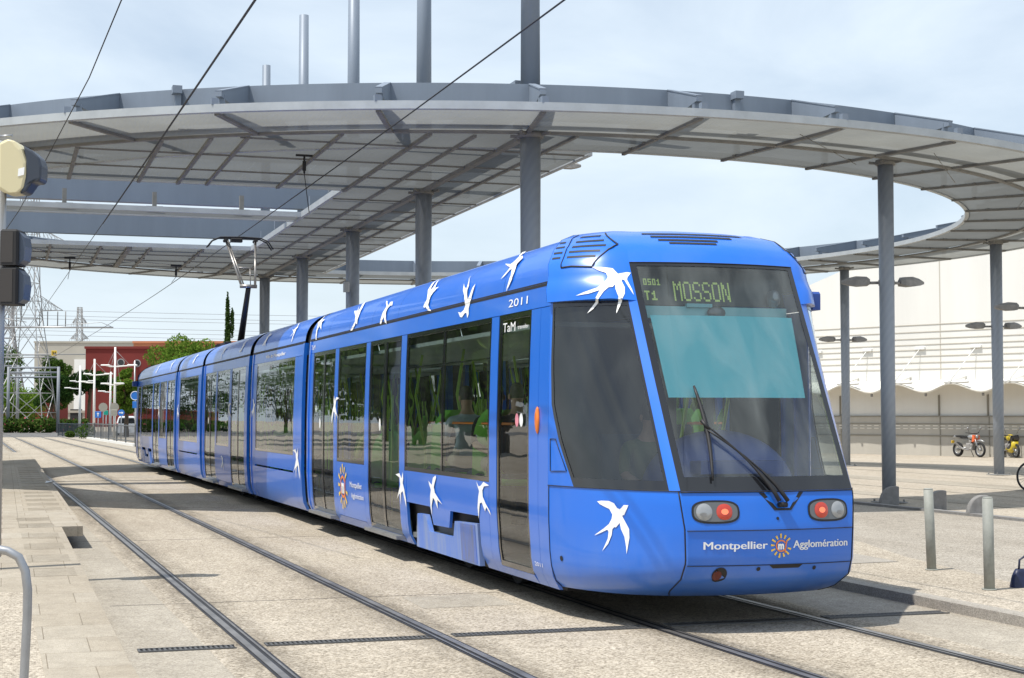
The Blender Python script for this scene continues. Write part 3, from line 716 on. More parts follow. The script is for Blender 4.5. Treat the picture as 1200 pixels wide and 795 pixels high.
# ---------------- markings
BIRDS_N = {'c': [(0.984, 0.379), (0.991, 0.41), (0.992, 0.467), (0.976, 0.505), (0.941, 0.526), (0.933, 0.545), (0.946, 0.558), (0.967, 0.574), (0.968, 0.608), (0.942, 0.598), (0.888, 0.575), (0.89, 0.566), (0.88, 0.563), (0.826, 0.589), (0.785, 0.609), (0.719, 0.611), (0.626, 0.597), (0.592, 0.591), (0.651, 0.587), (0.723, 0.576), (0.78, 0.552), (0.829, 0.542), (0.815, 0.534), (0.791, 0.516), (0.793, 0.504), (0.776, 0.491), (0.729, 0.486), (0.66, 0.461), (0.598, 0.418), (0.651, 0.439), (0.699, 0.458), (0.753, 0.464), (0.769, 0.455), (0.742, 0.411), (0.715, 0.362), (0.728, 0.373), (0.777, 0.43), (0.814, 0.467), (0.855, 0.486), (0.888, 0.491), (0.93, 0.47), (0.948, 0.429), (0.962, 0.401)],
 'h': [(2.872, 0.597), (2.87, 0.699), (2.858, 0.821), (2.811, 0.864), (2.817, 0.897), (2.827, 0.958), (2.822, .995), (2.783, 0.953), (2.761, 0.942), (2.679, 0.972), (2.63, 0.979), (2.701, 0.94), (2.756, 0.915), (2.761, 0.894), (2.745, 0.887), (2.69, 0.906), (2.636, 0.894), (2.561, 0.839), (2.481, 0.775), (2.497, 0.777), (2.583, 0.818), (2.604, 0.83), (2.669, 0.812), (2.713, 0.818), (2.686, 0.789), (2.681, 0.748), (2.649, 0.694), (2.586, 0.626), (2.523, 0.542), (2.487, 0.467), (2.513, 0.497), (2.597, 0.6), (2.661, 0.655), (2.636, 0.535), (2.624, 0.388), (2.649, 0.478), (2.683, 0.631), (2.725, 0.71), (2.779, 0.756), (2.818, 0.744), (2.841, 0.664)]}
for key in 'ch':
    mb = MB(); P = BIRDS_N[key]
    # drape: cut finely by triangulating, then subdividing each triangle
    tr = tessellate_polygon([[Vector((p[1], p[0], 0)) for p in P]])
    for t in tr:
        A, B_, C_ = [P[i] for i in t]; n = 5; idx = {}; vs = []
        for i in range(n+1):
            for j in range(n+1-i):
                z = A[0]+(B_[0]-A[0])*i/n+(C_[0]-A[0])*j/n; tt = A[1]+(B_[1]-A[1])*i/n+(C_[1]-A[1])*j/n
                lipo = 0
                if key == 'h': lipo = (.035*max(0, min(1, (2.80-z)/.10))+.012)*max(0, min(1, (1-tt)/.25)) if z >= 2.585 else 0
                idx[(i, j)] = len(vs); vs.append(F1(*nose(z, tt, .005+lipo)))
        fs = []
        for i in range(n):
            for j in range(n-i):
                fs.append((idx[(i, j)], idx[(i+1, j)], idx[(i, j+1)]))
                if j < n-i-1: fs.append((idx[(i+1, j)], idx[(i+1, j+1)], idx[(i, j+1)]))
        mb.add(vs, fs)
    part(mb, 'swallow_decal', M['white'], label='large white swallow on the '+('lower cheek of the cab' if key == 'c' else 'cab roof side'))
BS = [[(3.2, 3.19), (2.841, 3.112), (2.834, 3.064), (2.86, 3.04), (3.13, 3.069), (2.951, 3.035), (2.797, 3.007), (2.875, 2.961), (2.938, 2.913), (2.859, 2.937), (2.781, 2.983), (2.726, 2.997), (2.642, 2.921), (2.658, 2.87), (2.701, 2.783), (2.635, 2.823), (2.568, 2.882), (2.58, 2.948), (2.612, 3.01), (2.621, 3.037), (2.627, 3.078), (2.739, 3.109), (2.78, 3.106), (3.065, 3.187)],
 [(4.177, 3.045), (4.109, 2.975), (4.065, 2.914), (4.17, 2.936), (4.272, 2.981), (4.201, 2.924), (4.092, 2.845), (4.056, 2.786), (4.042, 2.743), (4.091, 2.703), (4.186, 2.681), (4.295, 2.695), (4.2, 2.639), (4.136, 2.631), (4.031, 2.671), (3.978, 2.661), (3.938, 2.61), (3.9, 2.649), (3.917, 2.706), (3.889, 2.746), (3.829, 2.798), (3.78, 2.892), (3.798, 2.942), (3.839, 2.903), (3.913, 2.818), (3.953, 2.8), (3.996, 2.852), (4.023, 2.939)],
 [(6.1, 3.19), (5.972, 3.127), (5.833, 3.059), (5.72, 2.995), (5.596, 2.908), (5.67, 2.866), (5.695, 2.837), (5.633, 2.825), (5.575, 2.829), (5.489, 2.785), (5.345, 2.771), (5.428, 2.812), (5.49, 2.846), (5.47, 2.883), (5.495, 2.939), (5.459, 2.983), (5.303, 3.022), (5.468, 3.02), (5.67, 3.095), (5.83, 3.165), (5.763, 3.118), (5.615, 3.042), (5.596, 3.009), (5.745, 3.053), (5.873, 3.116)],
 [(7.376, 3.008), (7.508, 3.008), (7.551, 2.976), (7.715, 3.031), (7.848, 3.049), (7.615, 2.972), (7.637, 2.93), (7.699, 2.865), (7.745, 2.798), (7.755, 2.764), (7.682, 2.76), (7.65, 2.793), (7.569, 2.84), (7.49, 2.767), (7.395, 2.744), (7.455, 2.833), (7.484, 2.877), (7.492, 2.938), (7.424, 2.968), (7.306, 2.963)],
 [(9.932, 3.186), (9.497, 3.102), (9.236, 3.0), (9.714, 3.11), (9.382, 3.023), (9.642, 3.039), (9.34, 2.956), (9.228, 2.885), (9.335, 2.828), (9.463, 2.774), (9.356, 2.766), (9.211, 2.822), (9.178, 2.857), (9.072, 2.833), (9.084, 2.89), (9.116, 2.949), (9.179, 3.035), (9.417, 3.116)],
 [(12.2, 3.19), (12.15, 3.12), (12.087, 3.064), (12.121, 3.023), (12.017, 2.981), (11.932, 2.912), (11.913, 2.826), (11.892, 2.761), (11.821, 2.758), (11.824, 2.836), (11.847, 2.922), (11.848, 2.965), (11.524, 2.891), (11.676, 2.955), (11.763, 3.003), (11.714, 3.05), (11.976, 3.051), (12.1, 3.105)]]
LS = [[(6.757, 0.987), (6.563, 1.006), (6.472, 0.951), (6.412, 1.026), (6.389, 0.955), (6.411, 0.9), (6.335, 0.831), (6.279, 0.726), (6.287, 0.636), (6.336, 0.705), (6.409, 0.81), (6.488, 0.788), (6.537, 0.649), (6.546, 0.767), (6.582, 0.774), (6.715, 0.704), (6.599, 0.801), (6.523, 0.877), (6.562, 0.957)],
 [(5.282, 0.971), (5.149, 0.934), (5.098, 1.012), (4.989, 1.038), (4.97, 1.017), (5.033, 0.956), (5.065, 0.913), (5.019, 0.856), (4.86, 0.797), (4.745, 0.751), (4.926, 0.786), (4.929, 0.694), (5.025, 0.772), (5.096, 0.802), (5.168, 0.715), (5.179, 0.613), (5.221, 0.712), (5.214, 0.813), (5.182, 0.882), (5.248, 0.93)],
 [(3.506, 1.035), (3.431, 0.99), (3.363, 1.001), (3.274, 1.04), (3.088, 1.013), (3.258, 0.998), (3.31, 0.958), (3.294, 0.899), (3.205, 0.843), (3.081, 0.783), (3.05, 0.741), (3.179, 0.808), (3.228, 0.768), (3.326, 0.845), (3.388, 0.834), (3.455, 0.686), (3.469, 0.791), (3.441, 0.899), (3.415, 0.946), (3.484, 1.004)]]
def sidebird(F, sd, P):
    mb = MB(); tr = tessellate_polygon([[Vector((p[0], p[1], 0)) for p in P]])
    for t in tr:
        A, B_, C_ = [P[i] for i in t]; n = 4; idx = {}; vs = []
        for i in range(n+1):
            for j in range(n+1-i):
                s = A[0]+(B_[0]-A[0])*i/n+(C_[0]-A[0])*j/n; z = A[1]+(B_[1]-A[1])*i/n+(C_[1]-A[1])*j/n
                idx[(i, j)] = len(vs); o = .012 if z > 2.8 else .007; vs.append(F(sd*(hw(z)+o), s, z+(.008 if z > 3 else 0)))
        fs = []
        for i in range(n):
            for j in range(n-i):
                fs.append((idx[(i, j)], idx[(i+1, j)], idx[(i, j+1)]))
                if j < n-i-1: fs.append((idx[(i+1, j)], idx[(i+1, j+1)], idx[(i, j+1)]))
        mb.add(vs, fs)
    part(mb, 'swallow_decal', M['white'])
for P in BS+LS: sidebird(F1, -1, P)
for P in BS: sidebird(F1, 1, P)
def stamp(P, s, z, k=1.0, mir=1):
    cs = sum(p[0] for p in P)/len(P); cz = sum(p[1] for p in P)/len(P)
    return [(s+(p[0]-cs)*k*mir, z+(p[1]-cz)*k) for p in P]
for (k, s, z, src, kk, mi_) in ((1, 13.15, .93, LS[0], 1.25, 1), (1, 17.42, 1.77, LS[1], 1.0, -1), (0, 10.28, 1.74, LS[0], 1.0, -1), (2, 20.38, 1.76, LS[2], 1.0, 1), (2, 21.3, .72, LS[2], .9, -1), (3, 29.15, 1.75, LS[1], 1.0, 1), (4, 33.7, 1.75, LS[0], 1, 1),
                            (1, 14.0, 2.98, BS[0], .8, 1), (1, 16.6, 2.98, BS[3], .8, 1), (2, 19.3, 2.98, BS[1], .7, 1), (2, 21.8, 2.98, BS[0], .8, -1), (3, 26.6, 2.98, BS[3], .8, 1), (4, 31.5, 2.98, BS[0], .8, 1), (4, 35.0, 2.98, BS[1], .7, 1)):
    sidebird(FR[k], -1, stamp(src, s, z, kk, mi_))
textside(F1, 2.62, 2.63, .54, .10, '2011')
textside(F1, 2.75, 2.41, .36, .12, 'TaM'); textside(F1, 2.32, 2.42, .30, .055, 'transdev')
textside(F1, 12.2, 2.62, .30, .10, 'TaM')
textside(FR[1], 16.3, 2.635, 1.9, .085, 'Ville de Montpellier')
textside(F1, 9.28, .735, .72, .105, 'Montpellier'); textside(F1, 9.22, .60, .72, .095, 'Agglomération')
textside(F1, 1.86, .39, .20, .05, '2011')
textfront(.650, -.575, .505, .082, 'Montpellier'); textfront(.650, .150, .500, .082, 'Agglomération')
def sun(mp, name='sun_emblem'):
    ry = MB(); n = 13
    for i in range(n):
        a = 2*PI*(i+.35)/n; r0, r1, w0, w1 = .62, .95+.05*(i % 2), .05, .085
        if -1.0 < math.sin(a)*1 and abs((a-.05+PI) % (2*PI)-PI) < .28: continue
        c, s_ = math.cos(a), math.sin(a)
        ry.add([mp(r0*c-w0*s_, r0*s_+w0*c), mp(r0*c+w0*s_, r0*s_-w0*c), mp(r1*c+w1*s_, r1*s_-w1*c), mp(r1*c-w1*s_, r1*s_+w1*c)], [(0, 1, 2, 3)])
    o = part(ry, name, M['yellow'])
    rg = MB(); n = 26; A = [(.45+.03*math.sin(3*q/n), 2*PI*q/n+.55) for q in range(n)]
    vs = [mp(r*math.cos(a)*k, r*math.sin(a)*k) for r, a in A for k in (.82, 1.06)]
    rg.add(vs, [(2*i, 2*i+1, 2*i+3, 2*i+2) for i in range(n-1)])
    rg.add([mp(.36, .0), mp(.48, .02), mp(.60, .52), mp(.46, .40)], [(0, 1, 2, 3)]); rg.add([mp(.30, -.20), mp(.44, -.12), mp(.42, -.62), mp(.30, -.55)], [(0, 1, 2, 3)])
    part(rg, 'emblem_ring', M['orangev'], o)
    vs, fs = text2d('m', .05); t = MB(); t.add([mp(-.30+.56*x, -.26+.85*y) for x, y in vs], fs); part(t, 'emblem_letter', M['white'], o)
def mpf(x, y):
    z = .668+y*.092; u = .045+x*.092; return F1(*nose(z, 2+u/crv(NR, z)[5], .005))
sun(mpf)
sun(lambda x, y: F1(-(hw(.72+y*.26)+.008), 9.72-x*.30, .72+y*.30))
# orange side marker, white mark, door signs
d = MB(); d.ell((-1.33, 1.71, 1.62), (.022, .045, .115), 14, 10, 0, F1); part(d, 'side_marker_lamp', M['orange'])
d = MB()
for s, c in ((2.28, 0), (2.16, 1)):
    vs = [F1(-(hw(1.62)+.002), s+.05*math.cos(2*PI*i/16), 1.62+.06*math.sin(2*PI*i/16)) for i in range(16)]; d.add(vs, [tuple(range(16))], c)
part(d, 'door_sticker', [mat('sticker_pink', (.7, .25, .32), .5), M['white']])
for s in (7.42, 11.18, 19.37, 23.3):
    d = MB(); F = FR[0] if s < 13 else FR[2]
    vs = [F(-(hw(1.55)+.003), s+.16+.045*math.cos(2*PI*i/16), 1.55+.075*math.sin(2*PI*i/16)) for i in range(16)]; d.add(vs, [tuple(range(16))]); part(d, 'door_button', M['white'])
# ---------------- seats, rails, people inside
def seat(F, u, s, fl, face=1):
    b = MB(); T = lambda x, y, z: F(u+x, s+y*face, fl+z)
    # rounded shell back
    vs = []; nx, nz = 8, 8
    for i in range(nz+1):
        z = .38+.72*i/nz; w = .22*math.sqrt(max(.05, 1-(max(0, (i/nz-.45)/.58))**2.6))
        for j in range(nx+1):
            q = -1+2*j/nx; vs.append(T(q*w, .20+.05*i/nz-.06*q*q, z))
    b.add(vs, [(i*9+j, i*9+j+1, (i+1)*9+j+1, (i+1)*9+j) for i in range(nz) for j in range(nx)], 0, True)
    b.cbox(-.22, .22, -.22, .24, .38, .44, .03, 0, T)
    b.box(-.05, .05, -.05, .1, 0, .38, 1, T); b.cbox(-.19, .19, -.19, .19, .44, .48, .03, 1, T); b.cbox(-.16, .16, .14, .19, .55, .95, .03, 1, T)
    return part(b, 'seat', [M['seat'], M['seatpad']])
SEATS = [(3.45, 1), (4.45, -1), (5.35, 1), (6.05, -1), (9.0, -1), (9.75, 1)]
pl = MB(); pl.box(-1.2, -.3, 3.2, 6.3, .36, .62, 0, F1); pl.box(.3, 1.2, 3.2, 6.3, .36, .62, 0, F1); part(pl, 'seat_podium', M['int_floor'])
for s, f in SEATS:
    for u in (-.92, -.45, .45, .92): seat(F1, u, s, .62 if s < 7 else .36, f)
for k, ss in ((1, (14.1, 15.3, 16.6)), (2, (20.9, 21.9)), (3, (26, 27.3, 28.4)), (4, (32.3, 33.2, 36, 37.2))):
    for s in ss:
        for u in (-.9, .9): seat(FR[k], u, s, .36, 1)
for k, ss in ((0, (2.2, 3.1, 6.45, 8.35, 10.2)), (1, (13.4, 15.3, 17.3)), (2, (18.6, 20.4, 22.3)), (3, (25.6, 28.7)), (4, (30.2, 31.9, 35.5))):
    for s in ss:
        for u in (-.55, .55):
            p = MB(); p.tube([FR[k](u, s, .36), FR[k](u*1.02, s, 1.2), FR[k](u*1.25, s, 1.9), FR[k](u*1.1, s, 2.42)], .018, 8); part(p, 'handrail', M['pole_green'])
p = MB(); p.tube([F1(-1.05, 3.2, 1.58), F1(-1.05, 6.3, 1.58)], .014, 6); p.tube([F1(1.05, 3.2, 1.58), F1(1.05, 6.3, 1.58)], .014, 6); part(p, 'window_rail', M['orangev'])
# ---------------- pantograph on the fourth car
F3 = FR[3]
P_ = MB()
P_.box(-.5, .5, 26.9, 28.6, 3.34, 3.40, 0, F3)
for s in (27.0, 28.5):
    for u in (-.42, .42): P_.tube([F3(u, s, 3.2), F3(u, s, 3.42)], .05, 8)
pan = part(P_, 'pantograph', M['dark'], label='raised pantograph with black lower arm and pale V-shaped upper frame')
P_ = MB(); P_.tube([F3(.02, 27.9, 3.42), F3(0, 26.6, 4.68)], [.085, .06], 10); part(P_, 'lower_arm', M['black'], pan)
P_ = MB()
P_.tube([F3(-.16, 26.6, 4.72), F3(-.42, 27.5, 5.92)], .030, 8); P_.tube([F3(-.10, 26.6, 4.72), F3(-.36, 27.5, 5.90)], .018, 8)
P_.tube([F3(.16, 26.6, 4.72), F3(.30, 27.5, 5.92)], .030, 8)
P_.tube([F3(-.20, 26.6, 4.72), F3(.20, 26.6, 4.72)], .045, 8); P_.tube([F3(-.28, 27.0, 5.2), F3(.22, 27.0, 5.2)], .012, 6)
P_.tube([F3(.05, 26.6, 4.75), F3(.05, 26.7, 5.15)], .012, 6)
part(P_, 'upper_arm', M['steel'], pan)
P_ = MB()
for ds in (-.12, .12):
    P_.tube([F3(u, 27.5+ds, z) for u, z in ((-.86, 5.72), (-.74, 5.88), (-.56, 5.96), (0, 5.975), (.42, 5.96), (.60, 5.88), (.72, 5.70))], .017, 8)
P_.cbox(-.30, -.02, 27.4, 27.6, 5.86, 5.95, .02, 0, F3)
for u in (-.42, .30): P_.tube([F3(u, 27.3, 5.90), F3(u, 27.7, 5.90)], .04, 8)
part(P_, 'collector_head', M['dark'], pan)
# ================================================================== PEOPLE
def skin_person(name, joints, edges, root, mats, label, group=None, scale=1.0):
    """one continuous body grown on a skeleton; joints = {name:(co,radius)}"""
    names = list(joints); me = bpy.data.meshes.new(name)
    me.from_pydata([joints[n][0] for n in names], [(names.index(a), names.index(b)) for a, b in edges], [])
    o = bpy.data.objects.new(name, me); C.objects.link(o)
    sk = o.modifiers.new('s', 'SKIN'); sk.use_smooth_shade = True
    for i, n in enumerate(names):
        r = joints[n][1]; r = r if isinstance(r, tuple) else (r, r)
        me.skin_vertices[0].data[i].radius = r; me.skin_vertices[0].data[i].use_root = (n == root)
    ss = o.modifiers.new('u', 'SUBSURF'); ss.levels = ss.render_levels = 2
    dg = bpy.context.evaluated_depsgraph_get(); m2 = bpy.data.meshes.new_from_object(o.evaluated_get(dg))
    bpy.data.objects.remove(o)
    for m in mats: m2.materials.append(m)
    key = {n: (Vector(joints[n][0]), k) for n, k in zip(names, [joints[n][2] for n in names])}
    segs = [(Vector(joints[a][0]), Vector(joints[b][0]), joints[b][2]) for a, b in edges]
    for p in m2.polygons:
        c = p.center; best = 1e9; mi = 0
        for a, b, k in segs:
            t = max(0, min(1, (c-a).dot(b-a)/max(1e-9, (b-a).length_squared))); d = (c-(a+(b-a)*t)).length
            if d < best: best = d; mi = k
        p.material_index = mi; p.use_smooth = True
    ob = bpy.data.objects.new(name, m2); C.objects.link(ob); tag(ob, label, 'person', group)
    return ob
def sitter(F, u, s, z, face, shirt, trousers, label, lean=0):
    """seated figure; local x across, y forward; z = seat height"""
    def L(x, y, zz): return (x, y, zz)
    J = {'pel': (L(0, 0, .10), (.155, .12), 1), 'wai': (L(0, .01+lean*.1, .26), (.13, .105), 0), 'che': (L(0, .03+lean*.3, .44), (.16, .11), 0), 'nk0': (L(0, .03+lean*.45, .56), (.10, .075), 0),
         'nek': (L(0, .04+lean*.5, .64), .052, 2), 'hd1': (L(0, .06+lean*.5, .72), (.070, .085), 2), 'hd2': (L(0, .05+lean*.5, .82), (.075, .09), 3), 'hd3': (L(0, .045+lean*.5, .885), (.045, .055), 3)}
    E_ = [('pel', 'wai'), ('wai', 'che'), ('che', 'nk0'), ('nk0', 'nek'), ('nek', 'hd1'), ('hd1', 'hd2'), ('hd2', 'hd3')]
    for sg, q in ((-1, 'l'), (1, 'r')):
        J['sh'+q] = (L(sg*.185, .03+lean*.35, .51), .062, 0); J['el'+q] = (L(sg*.24, .10+lean*.3, .27), .045, 0); J['wr'+q] = (L(sg*.15, .32, .20), .028, 2); J['ha'+q] = (L(sg*.13, .40, .18), (.035, .018), 2)
        J['hp'+q] = (L(sg*.10, .05, .08), .095, 1); J['kn'+q] = (L(sg*.13, .45, .08), .065, 1); J['an'+q] = (L(sg*.13, .46, -.33), .042, 1); J['to'+q] = (L(sg*.14, .62, -.40), .035, 3)
        E_ += [('che', 'sh'+q), ('sh'+q, 'el'+q), ('el'+q, 'wr'+q), ('wr'+q, 'ha'+q), ('pel', 'hp'+q), ('hp'+q, 'kn'+q), ('kn'+q, 'an'+q), ('an'+q, 'to'+q)]
    o = skin_person('person', J, E_, 'pel', [shirt, trousers, M['skin'], M['hair']], label)
    p = F(u, s, z); o.location = p; o.rotation_euler = (0, 0, face)
    # nose, ears, fingers
    f = MB(); f.ell((0, .155+lean*.5, .735), (.012, .018, .02), 8, 6); 
    for sg in (-1, 1): f.ell((sg*.078, .05+lean*.5, .74), (.012, .022, .03), 8, 6)
    for sg in (-1, 1):
        for q in range(4): f.tube([(sg*.13+(q-1.5)*.018, .42, .185), (sg*.13+(q-1.5)*.020, .465, .175), (sg*.13+(q-1.5)*.018, .48, .15)], [.009, .008, .006], 6)
        f.tube([(sg*.10, .38, .18), (sg*.075, .42, .175)], [.011, .008], 6)
    f.build('face_and_fingers', M['skin'], o)
    return o
sh1 = mat('shirt_yellow', (.50, .55, .08), .9); sh2 = mat('shirt_grey', (.45, .50, .55), .9); sh3 = mat('shirt_black', (.015, .015, .018), .9); sh4 = mat('vest_olive', (.09, .14, .04), .9)
tr1 = mat('trousers_dark', (.02, .025, .05), .9); tr2 = mat('trousers_beige', (.40, .34, .26), .9)
sitter(F1, -.85, 9.75, .84, 0, sh1, tr1, 'passenger in a yellow-green shirt seated behind the first window with the sun emblem below', .15)
sitter(F1, -.88, 5.35, 1.10, 0, sh2, tr2, 'passenger in a pale grey shirt at the rear part of the wide front window')
sitter(F1, -.88, 4.45, 1.10, PI, sh3, tr2, 'passenger in black clothes seated in the middle of the wide front window', .2)
sitter(F1, -.88, 3.60, 1.10, 0, sh3, tr1, 'passenger in dark clothes seated at the front end of the wide window')
sitter(F1, -.50, 1.42, .90, PI, sh4, tr1, 'tram driver in an olive green top sitting in the cab behind the side glass', .25)
sitter(FR[1], -.85, 14.2, .84, PI, mat('shirt_white', (.7, .7, .68), .9), tr1, 'passenger in a white shirt seated in the second carriage')
# ================================================================== GROUND
def pathpt(P, y):
    for i in range(len(P)-1):
        if y <= P[i+1][1] or i == len(P)-2:
            k = (y-P[i][1])/(P[i+1][1]-P[i][1]); return P[i][0]+(P[i+1][0]-P[i][0])*k
def smoothpath(P, y):
    return (pathpt(P, y-3)+pathpt(P, y)*2+pathpt(P, y+3))/4
T1 = [(2.62, -12), (2.45, 10), (2.27, 21), (2.09, 31), (1.72, 50), (1.33, 70), (.45, 110), (-.15, 134), (-1.3, 165), (-4.0, 200), (-9, 230), (-20, 265)]
T2 = [(5.60, -12), (5.60, 12), (5.58, 24), (5.47, 36), (5.32, 51), (5.18, 60), (4.75, 80), (3.85, 113), (3.05, 138), (1.6, 168), (-1.4, 205), (-7, 238), (-18, 270)]
def sheet(name, pts, z, m, label=None, kind='structure'):
    b = MB(); b.poly([(x, y, z) for x, y in pts], 0, [(x, y, 0) for x, y in pts]); o = b.build(name, m); return tag(o, label, None, None, kind)
# make sure polygons face up
def up(o):
    for p in o.data.polygons:
        if p.normal.z < 0: p.flip()
    return o
up(sheet('ground', [(-900, -200), (900, -200), (900, 1400), (-900, 1400)], 0, M['ground']))
ys = list(range(-12, 266, 2))
def strip(name, fL, fR, ylist, z, m, kind='structure'):
    b = MB(); vs = []
    for y in ylist: vs += [(fL(y), y, z), (fR(y), y, z)]
    b.add(vs, [(2*i, 2*i+1, 2*i+3, 2*i+2) for i in range(len(ylist)-1)]); o = b.build(name, m); up(o); return tag(o, kind=kind)
strip('track_bed', lambda y: smoothpath(T1, y)-1.02, lambda y: smoothpath(T2, y)+1.05, ys, .006, M['bed'])
strip('concrete_margin', lambda y: min(smoothpath(T1, y)-1.65, .88), lambda y: smoothpath(T1, y)-1.02, ys, .006, M['bed2'])
strip('concrete_margin', lambda y: smoothpath(T2, y)+1.05, lambda y: 7.62+min(0, smoothpath(T2, y)-5.6), ys, .006, M['bed2'])
up(sheet('far_road', [(-90, 130), (-4, 127), (5, 124), (16, 118), (16, 160), (-90, 175)], .0085, M['asph']))
def rail(P, sd):
    b = MB(); vs = []
    ysr = [y*1.0 for y in range(-12, 60)]+list(range(60, 262, 3))
    segs = [(-.06, .085, .010, 1), (-.038, .014, .0145, 0), (.044, .062, .0145, 0)]
    for a, c, z, mi in segs:
        vs = []
        for y in ysr:
            x = smoothpath(P, y)+sd*.7175; vs += [(x+(a if sd < 0 else -c)*1, y, z), (x+(c if sd < 0 else -a), y, z)]
        b.add(vs, [(2*i, 2*i+1, 2*i+3, 2*i+2) for i in range(len(ysr)-1)], mi)
    o = b.build('rail', [M['steel'], M['rail_side']]); up(o); return tag(o, kind='structure')
for P in (T1, T2):
    for sd in (-1, 1): rail(P, sd)
def stainmat():
    m, nt, N_, L = nt_of('rail_grime'); o = N_.new('ShaderNodeOutputMaterial'); d = N_.new('ShaderNodeBsdfDiffuse'); d.inputs[0].default_value = (.09, .075, .06, 1); t = N_.new('ShaderNodeBsdfTransparent')
    g = N_.new('ShaderNodeNewGeometry'); mp = N_.new('ShaderNodeMapping'); mp.inputs['Scale'].default_value = (3.5, .5, 1); n = N_.new('ShaderNodeTexNoise'); n.inputs['Scale'].default_value = 2.2; n.inputs['Detail'].default_value = 9; n.inputs['Roughness'].default_value = .75
    L.new(g.outputs['Position'], mp.inputs[0]); L.new(mp.outputs[0], n.inputs['Vector'])
    a = N_.new('ShaderNodeAttribute'); a.attribute_name = 'edge'
    mm = N_.new('ShaderNodeMath'); mm.operation = 'MULTIPLY_ADD'; mm.inputs[1].default_value = 1.9; mm.inputs[2].default_value = -.62; L.new(n.outputs[0], mm.inputs[0])
    m2 = N_.new('ShaderNodeMath'); m2.operation = 'MULTIPLY'; m2.use_clamp = True; L.new(mm.outputs[0], m2.inputs[0]); L.new(a.outputs['Fac'], m2.inputs[1])
    mx = N_.new('ShaderNodeMixShader'); L.new(m2.outputs[0], mx.inputs[0]); L.new(t.outputs[0], mx.inputs[1]); L.new(d.outputs[0], mx.inputs[2]); L.new(mx.outputs[0], o.inputs[0]); return m
SM = stainmat()
def stain(P, sd, w=.34, z=.0082):
    b = MB(); vs = []; ysr = list(range(-12, 120, 2))
    for y in ysr:
        x = smoothpath(P, y)+sd*.7175
        for q in (-w, 0, w): vs.append((x+q, y, z))
    b.add(vs, [(3*i+j, 3*i+j+1, 3*i+4+j, 3*i+3+j) for i in range(len(ysr)-1) for j in range(2)])
    o = b.build('rail_grime', SM); at_ = o.data.attributes.new('edge', 'FLOAT', 'POINT'); at_.data.foreach_set('value', [0, .85, 0]*len(ysr)); up(o); tag(o, kind='structure')
for P in (T1, T2):
    for sd in (-1, 1): stain(P, sd)
# joints cut across the trackbed
for y in (14.2, 21.5, 28.8, 36.1, 43.4, 50.7):
    b = MB(); b.box(.9, 7.6, y-.006, y+.006, .002, .0075); tag(b.build('joint_line', M['rail_side']), kind='structure')
# drain grate
dr = empty('drain_grate', (3.5, 9.9, 0), 'narrow slotted metal drain running across both tracks in front of the tram', 'drain')
def drain(x0, x1, y0):
    b = MB(); n = int((x1-x0)/.035)
    b.box(x0, x1, y0-.075, y0-.06, .002, .016); b.box(x0, x1, y0+.06, y0+.075, .002, .016)
    for i in range(n): x = x0+(x1-x0)*i/n; b.box(x, x+.017, y0-.062, y0+.062, .003, .014)
    b.box(x0, x1, y0-.06, y0+.06, .0065, .0075, 1)
    b.build('grate', [M['galv_d'], M['black']], dr, (3.5, 9.9, 0))
M['galv_d'] = mat('dark_cast_grate', (.11, .11, .11), .6, .4)
for x0, x1 in ((.92, 1.60), (1.82, 3.05), (3.24, 4.78), (5.00, 6.22), (6.42, 7.55)): drain(x0, x1, 11.42+.03*((x0+x1)/2-.9))
# left platform: raised slab, ramp down towards the camera
def ramp_z(y): return max(.0, min(.27, .27*(y-11.0)/(20.4-11.0)))
b = MB(); yl = [-3, 5, 11.0]+[11+i*.94 for i in range(1, 11)]
xe = lambda y: .84-.013*(y-10)
vs = []; 
for y in yl: vs += [(xe(y)-.56, y, ramp_z(y)+.012), (xe(y), y, ramp_z(y)+.012), (xe(y), y, 0)]
b.add(vs, [(3*i, 3*i+1, 3*i+4, 3*i+3) for i in range(len(yl)-1)]+[(3*i+1, 3*i+2, 3*i+5, 3*i+4) for i in range(len(yl)-1)])
tag(b.build('ramp', M['slab']), kind='structure')
def fc(name, ya, m):
    b = MB(); vs = []
    for y in ya: vs += [(xe(y)-.555, y, ramp_z(y)+.009), (-9, y, ramp_z(y)+.009)]
    b.add(vs, [(2*i+1, 2*i, 2*i+2, 2*i+3) for i in range(len(ya)-1)]); tag(up(b.build(name, m)), kind='structure')
fc('forecourt', [-3, 5, 11.0, 12, 13, 14.6], M['walk']); fc('paving', [14.6, 16, 18, 20.4], M['slab'])
b = MB(); b.box(-9, .20, 20.4, 62, 0, .281, 0); b.box(.20, .62, 20.4, 62, 0, .16, 1); b.box(.203, .96, 20.42, 62, .16, .284, 0)
tag(b.build('platform', [M['slab'], M['kerb']]), kind='structure')
# tactile strips set in the platform edge slabs
b = MB()
def ztop(y): return (.284 if y >= 20.42 else ramp_z(y)+.012)
for q in range(6):
    y0 = 15.6+q*1.15+ (.3 if q > 3 else 0)
    for j in range(9):
        yy = y0+j*.075; z = ztop(yy); b.box(xe(yy)-.50, xe(yy)-.08, yy, yy+.045, z-.002, z+.002)
for q in range(16):
    y0 = 24+q*1.3
    for j in range(8): yy = y0+j*.09; b.box(.36, .84, yy, yy+.05, .282, .2855)
tag(b.build('tactile_paving', M['slab2'] if 'slab2' in M else M['slab']), kind='structure')
b = MB(); b.add([(0, 0, .004), (.16, .03, .03), (.20, .17, .006), (.03, .15, .045)], [(0, 1, 2), (0, 2, 3)]); o = b.build('paper_scrap', M['white']); o.location = (.82, 33.5, .286); tag(o, 'small white paper scrap lying on the platform edge', 'litter')
